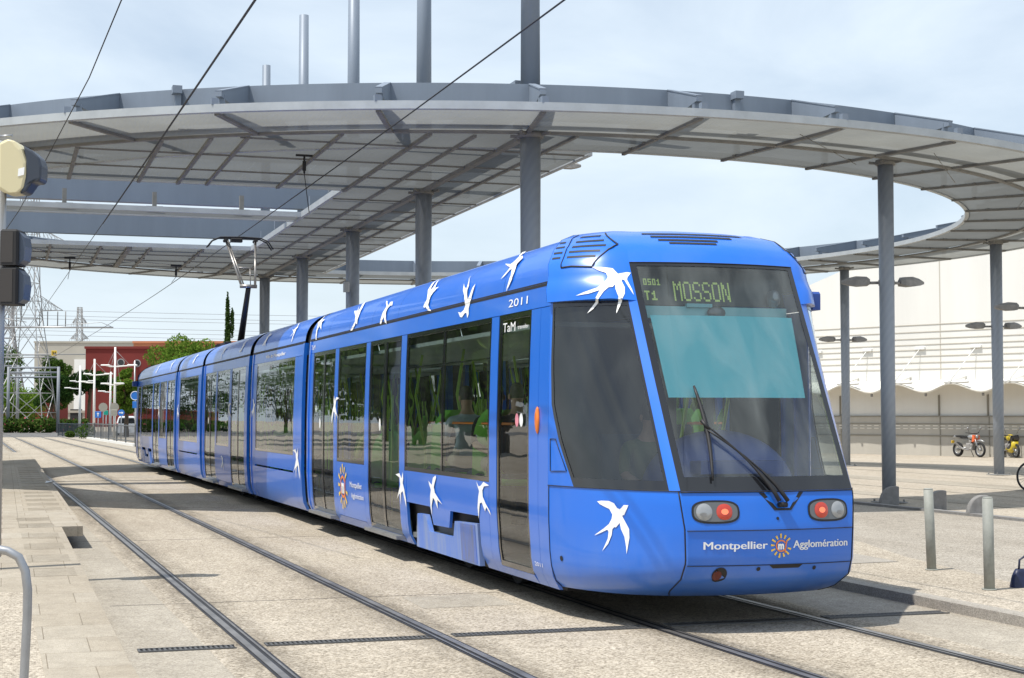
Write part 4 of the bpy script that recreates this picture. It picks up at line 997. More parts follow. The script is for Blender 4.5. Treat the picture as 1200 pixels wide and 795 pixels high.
# right hand side: sidewalk strip, road, plaza
def up2(name, pts, z0, z1, m, mside):
    b = MB(); b.poly([(x, y, z1) for x, y in pts], 0, [(x, y, 0) for x, y in pts])
    n = len(pts); vs = [(x, y, z1) for x, y in pts]+[(x, y, z0) for x, y in pts]
    b.add(vs, [(i, (i+1) % n, n+(i+1) % n, n+i) for i in range(n)], 1)
    o = b.build(name, [m, mside], recalc=True); return tag(o, kind='structure')
up2('sidewalk', [(7.78, -6), (8.7, -6), (8.75, 9), (8.95, 12.2), (9.6, 15.5), (10.2, 17.5), (10.2, 20.9), (7.78, 20.9)], 0, .085, M['walk'], M['kerb'])
up2('kerb', [(7.60, -6), (7.775, -6), (7.775, 20.9), (7.60, 20.9)], 0, .09, M['kerb'], M['kerb'])
b = MB(); b.cbox(7.12, 10.4, 21, 60, 0, .28, .03); tag(b.build('platform', M['slab']), kind='structure')
up(sheet('road', [(8.95, -6), (15.15, -6), (15.15, 110), (10.45, 110), (10.45, 20.9), (10.25, 20.9), (10.25, 17.5), (9.65, 15.5), (9.0, 12.2), (8.8, 9)], .005, M['road']))
up(sheet('ground_patch', [(8.05, 14.9), (9.2, 15.0), (9.25, 16.2), (8.1, 16.1)], .0895, M['kerb']))
up(sheet('ground_patch', [(3.45, 13.2), (4.3, 13.22), (4.28, 14.1), (3.47, 14.08)], .0078, M['bed2']))
up(sheet('ground_patch', [(11.2, 22), (12.6, 22.1), (12.5, 27), (11.3, 26.8)], .0085, M['bed2']))
b = MB(); b.box(15.18, 15.36, -6, 110, 0, .045); tag(b.build('kerb', M['stone']), kind='structure')
for i, (x0, x1, c) in enumerate(((17.2, 17.9, .0), (19.5, 19.65, 0), (21.4, 22.6, 0), (25.0, 25.15, 0), (28.2, 29.3, 0))):
    up(sheet('paving_band', [(x0, -6), (x1, -6), (x1, 110), (x0, 110)], .005, M['bed2']))
# ================================================================== STREET FURNITURE
for (px, py, top, wx, lab) in ((1089, 667, 572, .0, 'left of two slim grey-green bollards on the kerb right of the tram, leaning slightly'), (1156, 690, 582, 0, 'nearer grey-green bollard at the right, the one beside the dark blue bag')):
    d = 1850*(1.66-.085)/(py-487); p = at(px, py, d); h = (py-top)*d/1850
    b = MB(); lean = -.03 if px < 1100 else -.008
    b.tube([(0, 0, -.02), (lean*.5, 0, h*.5), (lean, 0, h-.012)], .048, 20); b.tube([(lean, 0, h-.012), (lean, 0, h)], [.048, .040], 20); b.tube([(0, 0, 0), (0, 0, .012)], .065, 20)
    o = b.build('bollard', M['bollard']); o.location = (p.x, p.y, .085); tag(o, lab, 'bollard', 'slim bollards along the kerb')
LB = ['quarter-round grey concrete block at the foot of the tall canopy column', 'quarter-round grey concrete block standing free between the column and the nearer bollard', 'quarter-round grey concrete block half hidden behind the nearer bollard']
for i, (px, py, w, hh) in enumerate(((1040, 591, .34, .34), (1094.5, 597, .30, .34), (1143, 604, .30, .34))):
    d = 1850*1.66/(py-487); p = at(px, py, d)
    b = MB(); n = 10; P = [(.17, 0), (.17, .34), (.08, .34)]+[(.08-.25*math.sin(PI/2*k/n), .34*math.cos(PI/2*k/n)) for k in range(1, n+1)]
    b.prism(P, lambda x, z: (x, -.10, z), lambda x, z: (x, .10, z)); o = b.build('kerb_block', M['stone'], bevel=.012, recalc=True)
    o.location = (p.x, p.y, 0); o.rotation_euler = (0, 0, -YAW); tag(o, LB[i], 'block', 'quarter-round blocks on the plaza edge')
# galvanised hoop at the near left
d = 7.5; b = MB()
zt = 1.66+(487-640)*d/1850
P = [at(27, 1010, d)]+[at(x, y, d) for x, y in ((28, 900), (33, 800), (36, 720), (36, 690), (33, 668), (25, 652), (12, 645), (-5, 642), (-60, 641), (-120, 641))]
P2 = P+[at(-150, 650, d), at(-158, 680, d), at(-158, 800, d), at(-158, 1010, d)]
for q in P2: q.z = max(q.z, 0.0)
b.tube(P2, .021, 14); og = Vector((P2[0].x, P2[0].y, 0)); o = b.build('railing_hoop', M['galv'], None, og); tag(o, 'galvanised tube hoop barrier at the near left corner', 'barrier')
# blue bag resting on the sidewalk
d = 14.6; p = at(1199, 668, d); p.z = .005
t = empty('handbag', p, 'dark blue bag standing at the right edge beyond the nearer bollard', 'bag')
b = MB(); n = 14
vs = []
for j in range(9):
    k = j/8; w = .17-.05*k**2; th = .08-.05*k
    for i in range(20):
        a = 2*PI*i/20; vs.append((w*math.copysign(abs(math.cos(a))**.5, math.cos(a)), th*math.copysign(abs(math.sin(a))**.6, math.sin(a)), .01+.23*k+.01*math.sin(a*3+j)))
b.add(vs, [(j*20+i, j*20+(i+1) % 20, (j+1)*20+(i+1) % 20, (j+1)*20+i) for j in range(8) for i in range(20)]+[tuple(range(19, -1, -1)), tuple(range(160, 180))], 0, True)
o = b.build('bag_body', M['navy'], t)
b = MB(); b.tube([(-.08, 0, .23), (-.07, 0, .33), (0, 0, .37), (.07, 0, .33), (.08, 0, .23)], .010, 8); b.build('handle', M['navy'], t)
# ================================================================== CANOPY
CX, CY = 11.3, 40.4
ZS = 6.56
can = empty('canopy', (CX, CY, 0), 'huge grey ring-shaped steel canopy on tall columns above the tram stop', 'canopy')
CO = (CX, CY, 0)
def cp(mb, name, m, label=None, **k):
    o = mb.build(name, m, can, CO, **k)
    if label: o['label'] = label
    return o
def pol(r, a, z): return Vector((CX+r*math.cos(a), CY+r*math.sin(a), z))
NS = 160
def annulus(mb, r0, r1, z0, z1, mi=0, n=NS, a0=0, a1=2*PI):
    vs = []
    for i in range(n+1):
        a = a0+(a1-a0)*i/n; vs += [pol(r0, a, z0), pol(r1, a, z1)]
    mb.add(vs, [(2*i, 2*i+1, 2*i+3, 2*i+2) for i in range(n)], mi)
def ringbox(mb, r0, r1, z0, z1, mi=0, n=NS):
    prof = [(r0, z0), (r1, z0), (r1, z1), (r0, z1)]
    vs = [pol(r, 2*PI*i/n, z) for i in range(n) for r, z in prof]
    mb.add(vs, [(i*4+j, ((i+1) % n)*4+j, ((i+1) % n)*4+(j+1) % 4, i*4+(j+1) % 4) for i in range(n) for j in range(4)], mi)
b = MB(); annulus(b, 13.25, 15.0, ZS, ZS+.01); cp(b, 'ring_soffit', M['perf'])
b = MB(); annulus(b, 15.0, 16.95, ZS+.0, ZS+.005); cp(b, 'outer_soffit', M['perf2'])
b = MB(); ringbox(b, 15.28, 15.56, ZS+.12, ZS+.70); cp(b, 'ring_beam', M['canopy'])
b = MB(); ringbox(b, 16.93, 17.05, ZS-.03, ZS+.10); cp(b, 'edge_lip', M['canopy2'])
b = MB(); ringbox(b, 13.17, 13.26, ZS-.02, ZS+.10); cp(b, 'edge_lip', M['canopy2'])
b = MB(); ringbox(b, 14.95, 15.05, ZS-.05, ZS-.005); cp(b, 'centre_rail', M['rib'])
NR_ = 40
for i in range(NR_):
    a = 2*PI*(i+.82)/NR_; t = Vector((-math.sin(a), math.cos(a), 0))
    # radial T rib under the sheet
    q_ = pol(14, a, 0); inner = not (q_.x < 10.4 and (q_.y < 34 or q_.y > 46))
    b = MB()
    if inner: b.bar(pol(13.2, a, ZS-.035), pol(14.93, a, ZS-.035), .06, .05)
    b.bar(pol(15.07, a, ZS-.03), pol(16.9, a, ZS-.03), .08, .05)
    for r in ((13.7, 14.4) if inner else ()): b.bar(pol(r, a, ZS-.02)-t*.08, pol(r, a, ZS-.02)+t*.08, .035, .035)
    cp(b, 'rib', M['rib'])
for i in range(NR_):
    a = 2*PI*(i+.82)/NR_; b = MB(); b.bar(pol(16.99, a, ZS+.09), pol(16.99, a, ZS+.20), .11, .11); cp(b, 'lip_clip', M['canopy'])
for i in range(NR_):
    a = 2*PI*(i+.82)/NR_; t = Vector((-math.sin(a), math.cos(a), 0))
    if i % 4 == 1:
        am = a+PI/NR_; b = MB(); b.bar(pol(15.62, am, ZS+.14), pol(15.62, am, ZS+.62), .10, .10); b.bar(pol(15.66, am, ZS+.60), pol(15.66, am, ZS+.73), .22, .16); cp(b, 'beam_clamp', M['canopy'])
    b = MB()
    for r0, r1 in ((15.56, 16.82), (15.28, 13.5)):
        # tapered cantilever: web plate with top flange and drop post
        w = .05; vs = []
        for s_ in (-w, w):
            vs += [pol(r0, a, ZS+.14)+t*s_, pol(r0, a, ZS+.69)+t*s_, pol(r1, a, ZS+.35)+t*s_, pol(r1, a, ZS+.27)+t*s_]
        b.add(vs, [(0, 1, 2, 3), (7, 6, 5, 4), (0, 4, 5, 1), (1, 5, 6, 2), (2, 6, 7, 3), (3, 7, 4, 0)])
        b.bar(pol(r0, a, ZS+.70), pol(r1, a, ZS+.36), .12, .02)
        k = .88; r = r0+(r1-r0)*k
        b.bar(pol(r, a, ZS+.02), pol(r, a, ZS+.33), .09, .09)
    cp(b, 'bracket', M['canopy'])
# clipping helpers for the chord deck inside the ring
def clip(P, n=72, r=13.2):
    for i in range(n):
        a = 2*PI*(i+.5)/n; nx, ny = math.cos(a), math.sin(a); out = []
        for j in range(len(P)):
            p, q = P[j], P[(j+1) % len(P)]
            dp = (p[0]-CX)*nx+(p[1]-CY)*ny-r; dq = (q[0]-CX)*nx+(q[1]-CY)*ny-r
            if dp <= 0: out.append(p)
            if dp*dq < 0: k = dp/(dp-dq); out.append((p[0]+(q[0]-p[0])*k, p[1]+(q[1]-p[1])*k))
        P = out
        if len(P) < 3: return []
    return P
def deck(x0, x1, y0, y1, nx, ny, name):
    b = MB()
    for i in range(nx):
        for j in range(ny):
            P = clip([(x0+(x1-x0)*i/nx+.0003, y0+(y1-y0)*j/ny+.0003), (x0+(x1-x0)*(i+1)/nx-.0003, y0+(y1-y0)*j/ny+.0003), (x0+(x1-x0)*(i+1)/nx-.0003, y0+(y1-y0)*(j+1)/ny-.0003), (x0+(x1-x0)*i/nx+.0003, y0+(y1-y0)*(j+1)/ny-.0003)])
            if len(P) >= 3: b.add([(x, y, ZS) for x, y in P], [tuple(range(len(P)))])
    cp(b, name, M['perf'])
def seg_in(a, b, rr=13.15):   # clip a segment to the inner circle
    n = 60; P = [Vector(a)+(Vector(b)-Vector(a))*i/n for i in range(n+1)]; P = [p for p in P if (p.x-CX)**2+(p.y-CY)**2 < rr**2]
    return (P[0], P[-1]) if len(P) > 2 else None
YS = [18.4, 25.7, 33.0, 40.3, 47.6, 54.9, 62.2]
deck(6.97, 10.35, 26.0, 55.1, 2, 16, 'band_soffit')
deck(-2.5, 6.93, 25.7, 33.5, 8, 4, 'cross_soffit'); deck(-2.5, 6.93, 46.7, 55.2, 8, 5, 'cross_soffit')
deck(-2.5, 6.93, 38.4, 39.3, 6, 1, 'narrow_soffit')
def ribline(a, b_, w=.06, h=.05, z=ZS-.035, name='rib', m='rib', clips=False):
    s = seg_in((*a, z), (*b_, z), 14.9 if name == 'rib' else 13.15)
    if not s: return
    q = MB(); q.bar(s[0], s[1], w, h)
    if clips and a[1] > 40:
        d = (s[1]-s[0]); L_ = d.length; d.normalize(); x = Vector((d.y, -d.x, 0)); n = max(1, int(L_/1.2))
        for i in range(n): c = s[0]+d*(L_*(i+.5)/n); q.bar(c-x*.10, c+x*.10, .04, .04)
    cp(q, name, M[m])
for x in (-1.2, 1.2-.0, 2.6, 4.0, 5.5): 
    ribline((x, 24), (x, 33.5), .07, clips=True); ribline((x, 46.7), (x, 58), .07, clips=True)
for x in (-2.3, 3.4, 6.95): ribline((x, 24), (x, 33.5), .07, .06, clips=True); ribline((x, 46.7), (x, 58), .14, .09, clips=True)
ribline((8.6, 25.2), (8.6, 57), .12, .08, clips=True); ribline((7.75, 24), (7.75, 57), .06, clips=False); ribline((9.45, 24), (9.45, 57), .06)
for y in (27.6, 29.6, 31.5): ribline((-3, y), (10.3, y), .035, .03)
for y in (48.8, 50.6, 52.6, 54.4): ribline((-3, y), (10.3, y), .035, .03)
y = 34.83
while y < 47: ribline((6.97, y), (10.33, y), .035, .03); y += 1.82
# pale edge trims
for a, c in (((6.92, 33.5), (6.92, 46.7)), ((10.40, 25.5), (10.40, 56))): ribline(a, c, .08, .14, ZS+.03, 'edge_lip', 'canopy2')
for y in (33.55, 46.65, 38.35, 39.35): ribline((-3, y), (6.9, y), .07, .12, ZS+.03, 'edge_lip', 'canopy2')
# girders above the deck
for y in (25.9, 33.0, 40.5, 48.0, 54.9):
    q = seg_in((-3, y, ZS+.74), (21, y, ZS+.74))
    if q:
        g = MB(); x1 = 10.3; g.box(q[0].x-1.9, x1, y-.14, y+.14, ZS+.44, ZS+1.02)
        cp(g, 'girder', M['canopy'])
g = MB(); g.box(8.42, 8.78, 26, 55, ZS+.45, ZS+.95); cp(g, 'girder', M['canopy'])
for y in (28.3, 30.6, 35.4, 37.8, 43, 45.4, 50.4, 52.6):      # lighter cross bearers
    g = MB(); g.box(6.99, 10.33, y-.05, y+.05, ZS+.20, ZS+.42); cp(g, 'bearer', M['canopy'])
for x in (1.3, 3.4, 5.5):
    for y in (38.85,): 
        g = MB(); g.box(x-.05, x+.05, y-.06, y+.06, ZS+.1, ZS+.5); g.bar((x-.2, y, ZS+.12), (x+.2, y, ZS+.12), .08, .08); cp(g, 'hanger', M['rib'])
def column(x, y, zt, r, perf=True, cap=True):
    b = MB(); b.tube([(x, y, 0), (x, y, 2.2), (x, y, ZS-.12)], [r*.86, r*.92, r], 28)
    b.cbox(x-.26, x+.26, y-.26, y+.26, .012, .034, .02, 1)
    for sx_ in (-.2, .2):
        for sy_ in (-.2, .2): b.tube([(x+sx_, y+sy_, .03), (x+sx_, y+sy_, .075)], .018, 6, 1)
    b.tube([(x, y, ZS-.12), (x, y, ZS-.02)], [r*1.25, r*1.25], 20, 1)
    if zt > ZS+1: b.tube([(x, y, ZS+.1), (x, y, zt)], [r*.96, r*.80], 24, 2)
    for k in range(4):
        a = PI/4+PI/2*k; b.bar((x+r*math.cos(a), y+r*math.sin(a), ZS-.07), (x+2.1*r*math.cos(a), y+2.1*r*math.sin(a), ZS-.05), .05, .05, 1)
    cp(b, 'column', [M['colp'], M['rib'], M['canopy']])
def colmat():
    m, nt, N_, L = nt_of('perforated_column'); o = N_.new('ShaderNodeOutputMaterial'); p = N_.new('ShaderNodeBsdfPrincipled'); L.new(p.outputs[0], o.inputs[0])
    g = N_.new('ShaderNodeNewGeometry'); v = N_.new('ShaderNodeTexWave'); v.inputs['Scale'].default_value = 3.0; v.inputs['Distortion'].default_value = 1.5; v.inputs['Detail'].default_value = 1
    mp = N_.new('ShaderNodeMapping'); mp.inputs['Rotation'].default_value = (0.6, R(-52), 0.3); L.new(g.outputs['Position'], mp.inputs[0]); L.new(mp.outputs[0], v.inputs['Vector'])
    rp = N_.new('ShaderNodeValToRGB'); rp.color_ramp.elements[0].color = (.275, .305, .35, 1); rp.color_ramp.elements[1].color = (.295, .325, .37, 1); L.new(v.outputs[0], rp.inputs[0]); L.new(rp.outputs[0], p.inputs['Base Color'])
    p.inputs['Roughness'].default_value = .5; p.inputs['Metallic'].default_value = .2
    bp = N_.new('ShaderNodeBump'); bp.inputs['Strength'].default_value = .15; bp.inputs['Distance'].default_value = .01; L.new(v.outputs[0], bp.inputs['Height']); L.new(bp.outputs[0], p.inputs['Normal']); return m
M['colp'] = colmat()
ZT = 1.66+12.27
for y in (25.7, 33.0, 40.3, 47.6, 54.9): column(8.6, y, ZT, .18)
RP = [(16.0, 26.4, .150), (26.4, 37.8, .165), (26.3, 46.0, .15), (22.6, 30.6, .15), (21, 52, .15), (15.5, 54.8, .15), (-2.5, 34.3, .15), (-2.6, 46.4, .15), (1.5, 28.9, .15)]
RP = RP[:6]+[(-2.6, 46.4, .15)]
for x, y, r in RP: column(x, y, 0, r)
# thin stay wires seen under the ring
for a, c in (((16.3, 25.2), (18.8, 28.3)), ((20.5, 28.0), (22.6, 31.5)), ((13, 24.2), (15.6, 26.8))):
    b = MB(); b.tube([(*a, ZS-.06), (*c, ZS-.06)], .008, 4); cp(b, 'stay_wire', M['rib'])
# ------------------------------------------------------------------ floodlights on the columns
def flood(name, x, y, z, dr, label, L_=.62):
    """one long flat floodlight on a short arm, pointing along dr"""
    d = Vector((math.cos(dr), math.sin(dr), 0)); s = Vector((-d.y, d.x, 0)); o_ = Vector((x, y, z))
    t = empty('floodlight', o_, label, 'floodlight', 'floodlights mounted on the canopy columns')
    b = MB(); vs = []
    sec = [(.16, .055, .08), (.22, .12, .15), (.42, .13, .17), (.58, .11, .12), (.70, .07, .05)]
    for q, w, h in sec:
        for sy, sz in ((-1, -.6), (1, -.6), (1, .35), (.6, .8), (-.6, .8), (-1, .35)): vs.append(d*q+s*(sy*w)+Vector((0, 0, sz*h*.8+.02)))
    b.add(vs, [(i*6+j, i*6+(j+1) % 6, (i+1)*6+(j+1) % 6, (i+1)*6+j) for i in range(4) for j in range(6)]+[(5, 4, 3, 2, 1, 0), (24, 25, 26, 27, 28, 29)])
    b.build('lamp_head', M['lampg'], t)
    b = MB(); b.tube([d*.0+Vector((0, 0, -.0)), d*.20], .028, 8); b.bar(-d*.02-s*.05, -d*.02+s*.05, .05, .10); b.build('arm', M['lampg'], t)
    b = MB(); b.add([d*.30-s*.07+Vector((0, 0, -.040)), d*.60-s*.07+Vector((0, 0, -.030)), d*.60+s*.07+Vector((0, 0, -.030)), d*.30+s*.07+Vector((0, 0, -.040))], [(0, 1, 2, 3)]); b.build('lamp_glass', M['clear_lens'], t)
    b = MB(); b.tube([d*.45+Vector((0, 0, .085)), d*.45+Vector((0, 0, .12))], .02, 6); b.build('photocell', M['lampg'], t)
    return t
rt = -YAW
for (x, y), z, n in (((16.0, 26.4), 1.66+156*30.0/1850, 'tallest column on the right'), ((26.3, 46.0), 1.66+88*52.1/1850, 'far column nearest the tram'), ((26.4, 37.8), 1.66+104*44.2/1850, 'rightmost column in view')):
    for a, w in ((rt+PI-.25, 'left'), (rt+.45, 'right')):
        q = .15; flood('floodlight', x+math.cos(a)*q, y+math.sin(a)*q, z, a, 'grey floodlight reaching out to the '+w+' of the '+n)
q = at(1203, 361, 36); flood('floodlight', q.x, q.y, q.z, rt+PI, 'grey floodlight cut by the right edge of the picture')
b = MB(); b.tube([(q.x+.15, q.y, 0), (q.x+.15, q.y, 6.0)], .09, 14); tag(b.build('lamp_post', M['canopy']), 'grey lamp post just outside the right edge carrying a floodlight', 'lamp post')
q = at(652, 194, 44); flood('floodlight', q.x, q.y, q.z, rt, 'pale floodlight just under the edge of the canopy right of the tall mast', )
b = MB(); b.tube([at(652, 194, 44)+Vector((0, 0, 0)), at(647, 170, 43)], .03, 6); cp(b, 'lamp_drop', M['rib'])
# clock-like box on the second column
b = MB(); b.cbox(-.07, .07, -.18, -.02, -.14, .14, .02); o = b.build('junction_box', M['alu']); p = at(418, 327, 38.4); o.location = (8.38, 40.15, p.z); tag(o, 'small grey box strapped to the middle column behind the tram roof', 'electrical box')
# ================================================================== OVERHEAD WIRES
def wire(pts, r, label, cat='wire', grp=None, m='black'):
    b = MB(); b.tube(pts, r, 6); og = pts[0]; o = b.build('overhead_wire', M[m], None, tuple(og)); return tag(o, label, cat, grp)
def along(P, z0, x_off=0, y0=2, y1=79, n=26, sag=.0):
    out = []
    for i in range(n+1):
        y = y0+(y1-y0)*i/n; out.append((smoothpath(P, y)+x_off, y, z0))
    return out
wire(along(T2, 6.06, y0=4, y1=140, n=30), .011, 'black contact wire running above the tram and touched by its pantograph')
wire(along(T1, 5.86, y0=4, y1=140, n=30), .009, 'black contact wire above the empty left hand track')
wire([(x+.045, y, z+.05) for x, y, z in along(T1, 5.86, y0=4, y1=36, n=12)], .008, 'second strand of the twin wire above the left hand track')
wire([at(143, -20, 17), at(100, 88, 20.5), at(20, 245, 30), at(-10, 290, 36)], .008, 'thin feeder wire crossing the sky at the upper left')
for i, (px, py, qx, qy, d) in enumerate(((355, 180, 361, 248, 29.5), (205, 311, 200, 331, 47), (80, 302, 78, 327, 47))):
    t = at(px, py, d); w_ = at(qx, qy, d*1.02); b = MB()
    b.bar(t+Vector((-.16, 0, 0)), t+Vector((.16, 0, 0)), .05, .06); b.tube([t, t-Vector((0, 0, .35))], [.02, .02], 6); b.tube([t-Vector((0, 0, .12)), t-Vector((0, 0, .30))], .035, 8); b.tube([t-Vector((0, 0, .35)), w_], .008, 5)
    tag(b.build('wire_hanger', M['dark'], None, tuple(t)), ('insulated hanger holding the contact wire under the near soffit, above the pantograph', 'insulated hanger under the far soffit just left of the pantograph', 'insulated hanger under the far soffit at the left')[i], 'wire hanger', 'insulated hangers under the canopy')
# ================================================================== SIGNAL POST (left edge)
d = 15.5; p0 = at(-4, 487, d); SP = empty('signal_post', (p0.x, p0.y, 0), 'grey post cut by the left edge with cream camera housing and dark signal heads', 'signal post')
so = (p0.x, p0.y, 0)
b = MB(); b.tube([(p0.x, p0.y, .28), (p0.x, p0.y, 4.32)], .068, 18); b.tube([(p0.x, p0.y, 4.32), (p0.x, p0.y, 4.37)], [.08, .05], 18); b.build('post', M['alu'], SP, so)
rx = Vector((CT, -ST, 0)); fy = Vector((ST, CT, 0))
def loc(x, y, z): return p0*1+rx*x+fy*y-Vector((0, 0, p0.z))+Vector((0, 0, z))
zc = lambda py: 1.66+(487-py)*d/1850
b = MB(); vs = []
P = [(.02, 168), (.11, 163), (.20, 166), (.27, 175), (.315, 190), (.318, 208), (.295, 221), (.24, 227), (.10, 228), (.02, 222)]
P = [(x*.95, zc(y)) for x, y in P]
b.prism(P, lambda x, z: loc(x, -.13, z), lambda x, z: loc(x, .13, z)); b.build('camera_housing', M['ivory'] if 'ivory' in M else mat('ivory_plastic', (.62, .56, .36), .45), SP, so, bevel=.06, recalc=True)
b = MB(); P = [(.27, 171), (.36, 177), (.435, 185), (.458, 195), (.455, 210), (.430, 214), (.37, 214), (.30, 226), (.24, 228), (.275, 218), (.30, 205), (.30, 188)]
P = [(x*.97, zc(y)) for x, y in P]
b.prism(P, lambda x, z: loc(x, -.12, z), lambda x, z: loc(x, .12, z)); b.build('camera_hood', mat('slate_plastic', (.035, .045, .065), .4), SP, so, bevel=.02, recalc=True)
b = MB(); b.prism([(.22, zc(208)), (.28, zc(206)), (.285, zc(197)), (.225, zc(199))], lambda x, z: loc(x, -.135, z), lambda x, z: loc(x, -.131, z)); b.build('sticker', M['white'], SP, so)
for y0, y1 in ((270, 312), (314, 358)):
    b = MB(); b.cbox(.06, .24, -.16, .12, zc(y1), zc(y0), .02, 0, loc); ho = b.build('signal_head', M['dark'], SP, so)
    b = MB(); P = [(.24, zc(y0+3)), (.285, zc(y0+9)), (.30, zc(y0+20)), (.285, zc(y1-6)), (.24, zc(y1-2))]; b.prism(P, lambda x, z: loc(x, -.12, z), lambda x, z: loc(x, .10, z)); b.build('visor', mat('visor_slate', (.05, .07, .11), .4), ho, (0, 0, 0) if False else so)
    b = MB(); b.prism([(.075, zc(y1-3)), (.19, zc(y1-3)), (.19, zc(y0+3)), (.075, zc(y0+3))], lambda x, z: loc(x, -.163, z), lambda x, z: loc(x, -.1605, z)); b.build('head_panel', mat('warm_dark_grey', (.045, .04, .038), .6), ho, so)
b = MB(); b.tube([loc(-.02, 0, zc(158)), loc(.12, 0, zc(157))], .012, 8); b.build('bolt_bracket', M['galv'], SP, so)
# ================================================================== PLANTS
def leafcloud(mb, clumps, n, size, mi=0, flat=.0, rnd=random):
    """leaf-sized faces scattered through clumps [(centre, radii)]"""
    tot = sum(c[1][0]*c[1][2] for c in clumps)
    for c, r in clumps:
        k = max(6, int(n*r[0]*r[2]/tot))
        for _ in range(k):
            while 1:
                v = Vector((rnd.uniform(-1, 1), rnd.uniform(-1, 1), rnd.uniform(-1, 1)))
                if .25 < v.length < 1: break
            v = v.normalized()*(v.length**.45)*rnd.uniform(.85, 1.12)
            p = Vector((c[0]+v.x*r[0], c[1]+v.y*r[1], c[2]+v.z*r[2]))
            a = Vector((rnd.gauss(0, 1), rnd.gauss(0, 1), rnd.gauss(0, 1)*(1-flat))).normalized(); b_ = a.cross(Vector((rnd.gauss(0, 1), rnd.gauss(0, 1), rnd.gauss(0, 1)))).normalized()
            s = size*rnd.uniform(.6, 1.4)
            o = len(mb.v); mb.v += [tuple(p-a*s), tuple(p+b_*s*.55), tuple(p+a*s), tuple(p-b_*s*.55)]; mb.f.append((o, o+1, o+2, o+3)); mb.m.append(mi); mb.sm.append(False)
def tree(name, pos, h, w, trunk, leaf, n, size, label, group=None, squash=1.0, seed=1, nc=26):
    rnd = random.Random(seed); x, y = pos[0], pos[1]; t = empty(name, (x, y, 0), label, 'tree', group)
    cz = trunk+(h-trunk)/2; rz = (h-trunk)/2; cl_ = []
    for i in range(nc):
        while 1:
            v = Vector((rnd.uniform(-1, 1), rnd.uniform(-1, 1), rnd.uniform(-1, 1)))
            if v.length < 1: break
        rr = rnd.uniform(.22, .42)*w/2
        cl_.append(((v.x*w/2*.82, v.y*w/2*.82, cz+v.z*rz*.82), (rr, rr, rr*.8*squash)))
    b = MB(); leafcloud(b, cl_, n, size, 0, 0, rnd); b.build('crown', leaf, t)
    b = MB(); r0 = h*.022+.05
    b.tube([(0, 0, -.05), (rnd.uniform(-.1, .1), 0, trunk*.6), (rnd.uniform(-.2, .2), 0, trunk), (rnd.uniform(-.3, .3), 0, cz)], [r0*1.2, r0, r0*.85, r0*.4], 8)
    for i in range(7):
        c = cl_[i][0]; b.tube([(0, 0, trunk*rnd.uniform(.6, 1)), (c[0]*.5, c[1]*.5, trunk+(c[2]-trunk)*.6), c], [r0*.5, r0*.35, r0*.12], 6)
    b.build('trunk', M['trunk'], t); return t
def tpx(name, x0, x1, ytop, d, leaf, n, label, trunk=None, seed=1, size=None, ybase=None, group='trees beyond the tram stop', nc=26):
    p = at((x0+x1)/2, 487, d); w = (x1-x0)*d/1850; h = 1.66+(487-ytop)*d/1850
    return tree(name, p, h, w, trunk if trunk is not None else h*.25, leaf, n, size or max(.12, d*.0009), label, group, seed=seed, nc=nc)
tpx('leafy_tree', -75, 24, 394, 185, M['leaf1'], 9000, 'dark tree behind the big lattice pylon at the left edge', seed=3)
tpx('leafy_tree', 44, 88, 414, 195, M['leaf1'], 11000, 'olive green tree right of the big lattice pylon, in front of the beige building', seed=14, nc=46, trunk=2)
tpx('leafy_tree', 40, 82, 432, 165, M['leaf3'], 6000, 'low dark tree between the pylon and the white lamp masts', seed=5)
tpx('umbrella_pine', 76, 132, 438, 160, M['leaf3'], 7000, 'broad dark pine standing before the red building, behind the white masts', seed=6, trunk=4.2)
tpx('leafy_tree', 133, 165, 428, 122, M['leaf2'], 9000, 'bright green tree at the tail of the tram, under the red wall', seed=7, trunk=1.6)
tpx('leafy_tree', 170, 262, 386, 135, M['leaf2'], 14000, 'bright yellow-green tree rising behind the roof of the last carriages', seed=8, trunk=2.0)
tpx('leafy_tree', -20, 66, 449, 172, M['leaf2'], 7000, 'low wide green tree seen through the legs of the big pylon', seed=9, nc=44, trunk=1.0)
for i, (x, y, h_, w_, lf) in enumerate(((-17, 36, 6.5, 9, 'leaf1'), (-18, 43.5, 7.5, 8, 'leaf3'), (-17, 51.5, 7, 7.5, 'leaf1'), (-12, 54, 10, 9, 'leaf2'), (-11.5, 64, 9.5, 8.5, 'leaf1'), (-13, 75, 10.5, 9.5, 'leaf3'), (-14, 88, 11, 10, 'leaf1'), (-16, 104, 11, 11, 'leaf2'))):
    tree('leafy_tree', (x, y), h_, w_, 1.2, M[lf], 3800, .34, ('first', 'second', 'third', 'fourth', 'fifth', 'sixth', 'seventh', 'eighth')[i]+' tree of the row left of the platform, outside the picture, counted from the camera', 'row of trees left of the platform', seed=20+i, nc=20)
for i, (a0, a1, tp, d_) in enumerate(((-120, -30, 405, 150), (-210, -110, 395, 142), (-320, -200, 388, 132), (-440, -310, 380, 122), (-560, -430, 372, 112))):
    tpx('leafy_tree', a0, a1, tp, d_, M[('leaf1', 'leaf3', 'leaf1', 'leaf2', 'leaf1')[i]], 4500, ('nearest the frame', 'second', 'third', 'fourth', 'last')[i]+' of the big trees beyond the left edge that the rear windows mirror', trunk=1.5, seed=40+i)
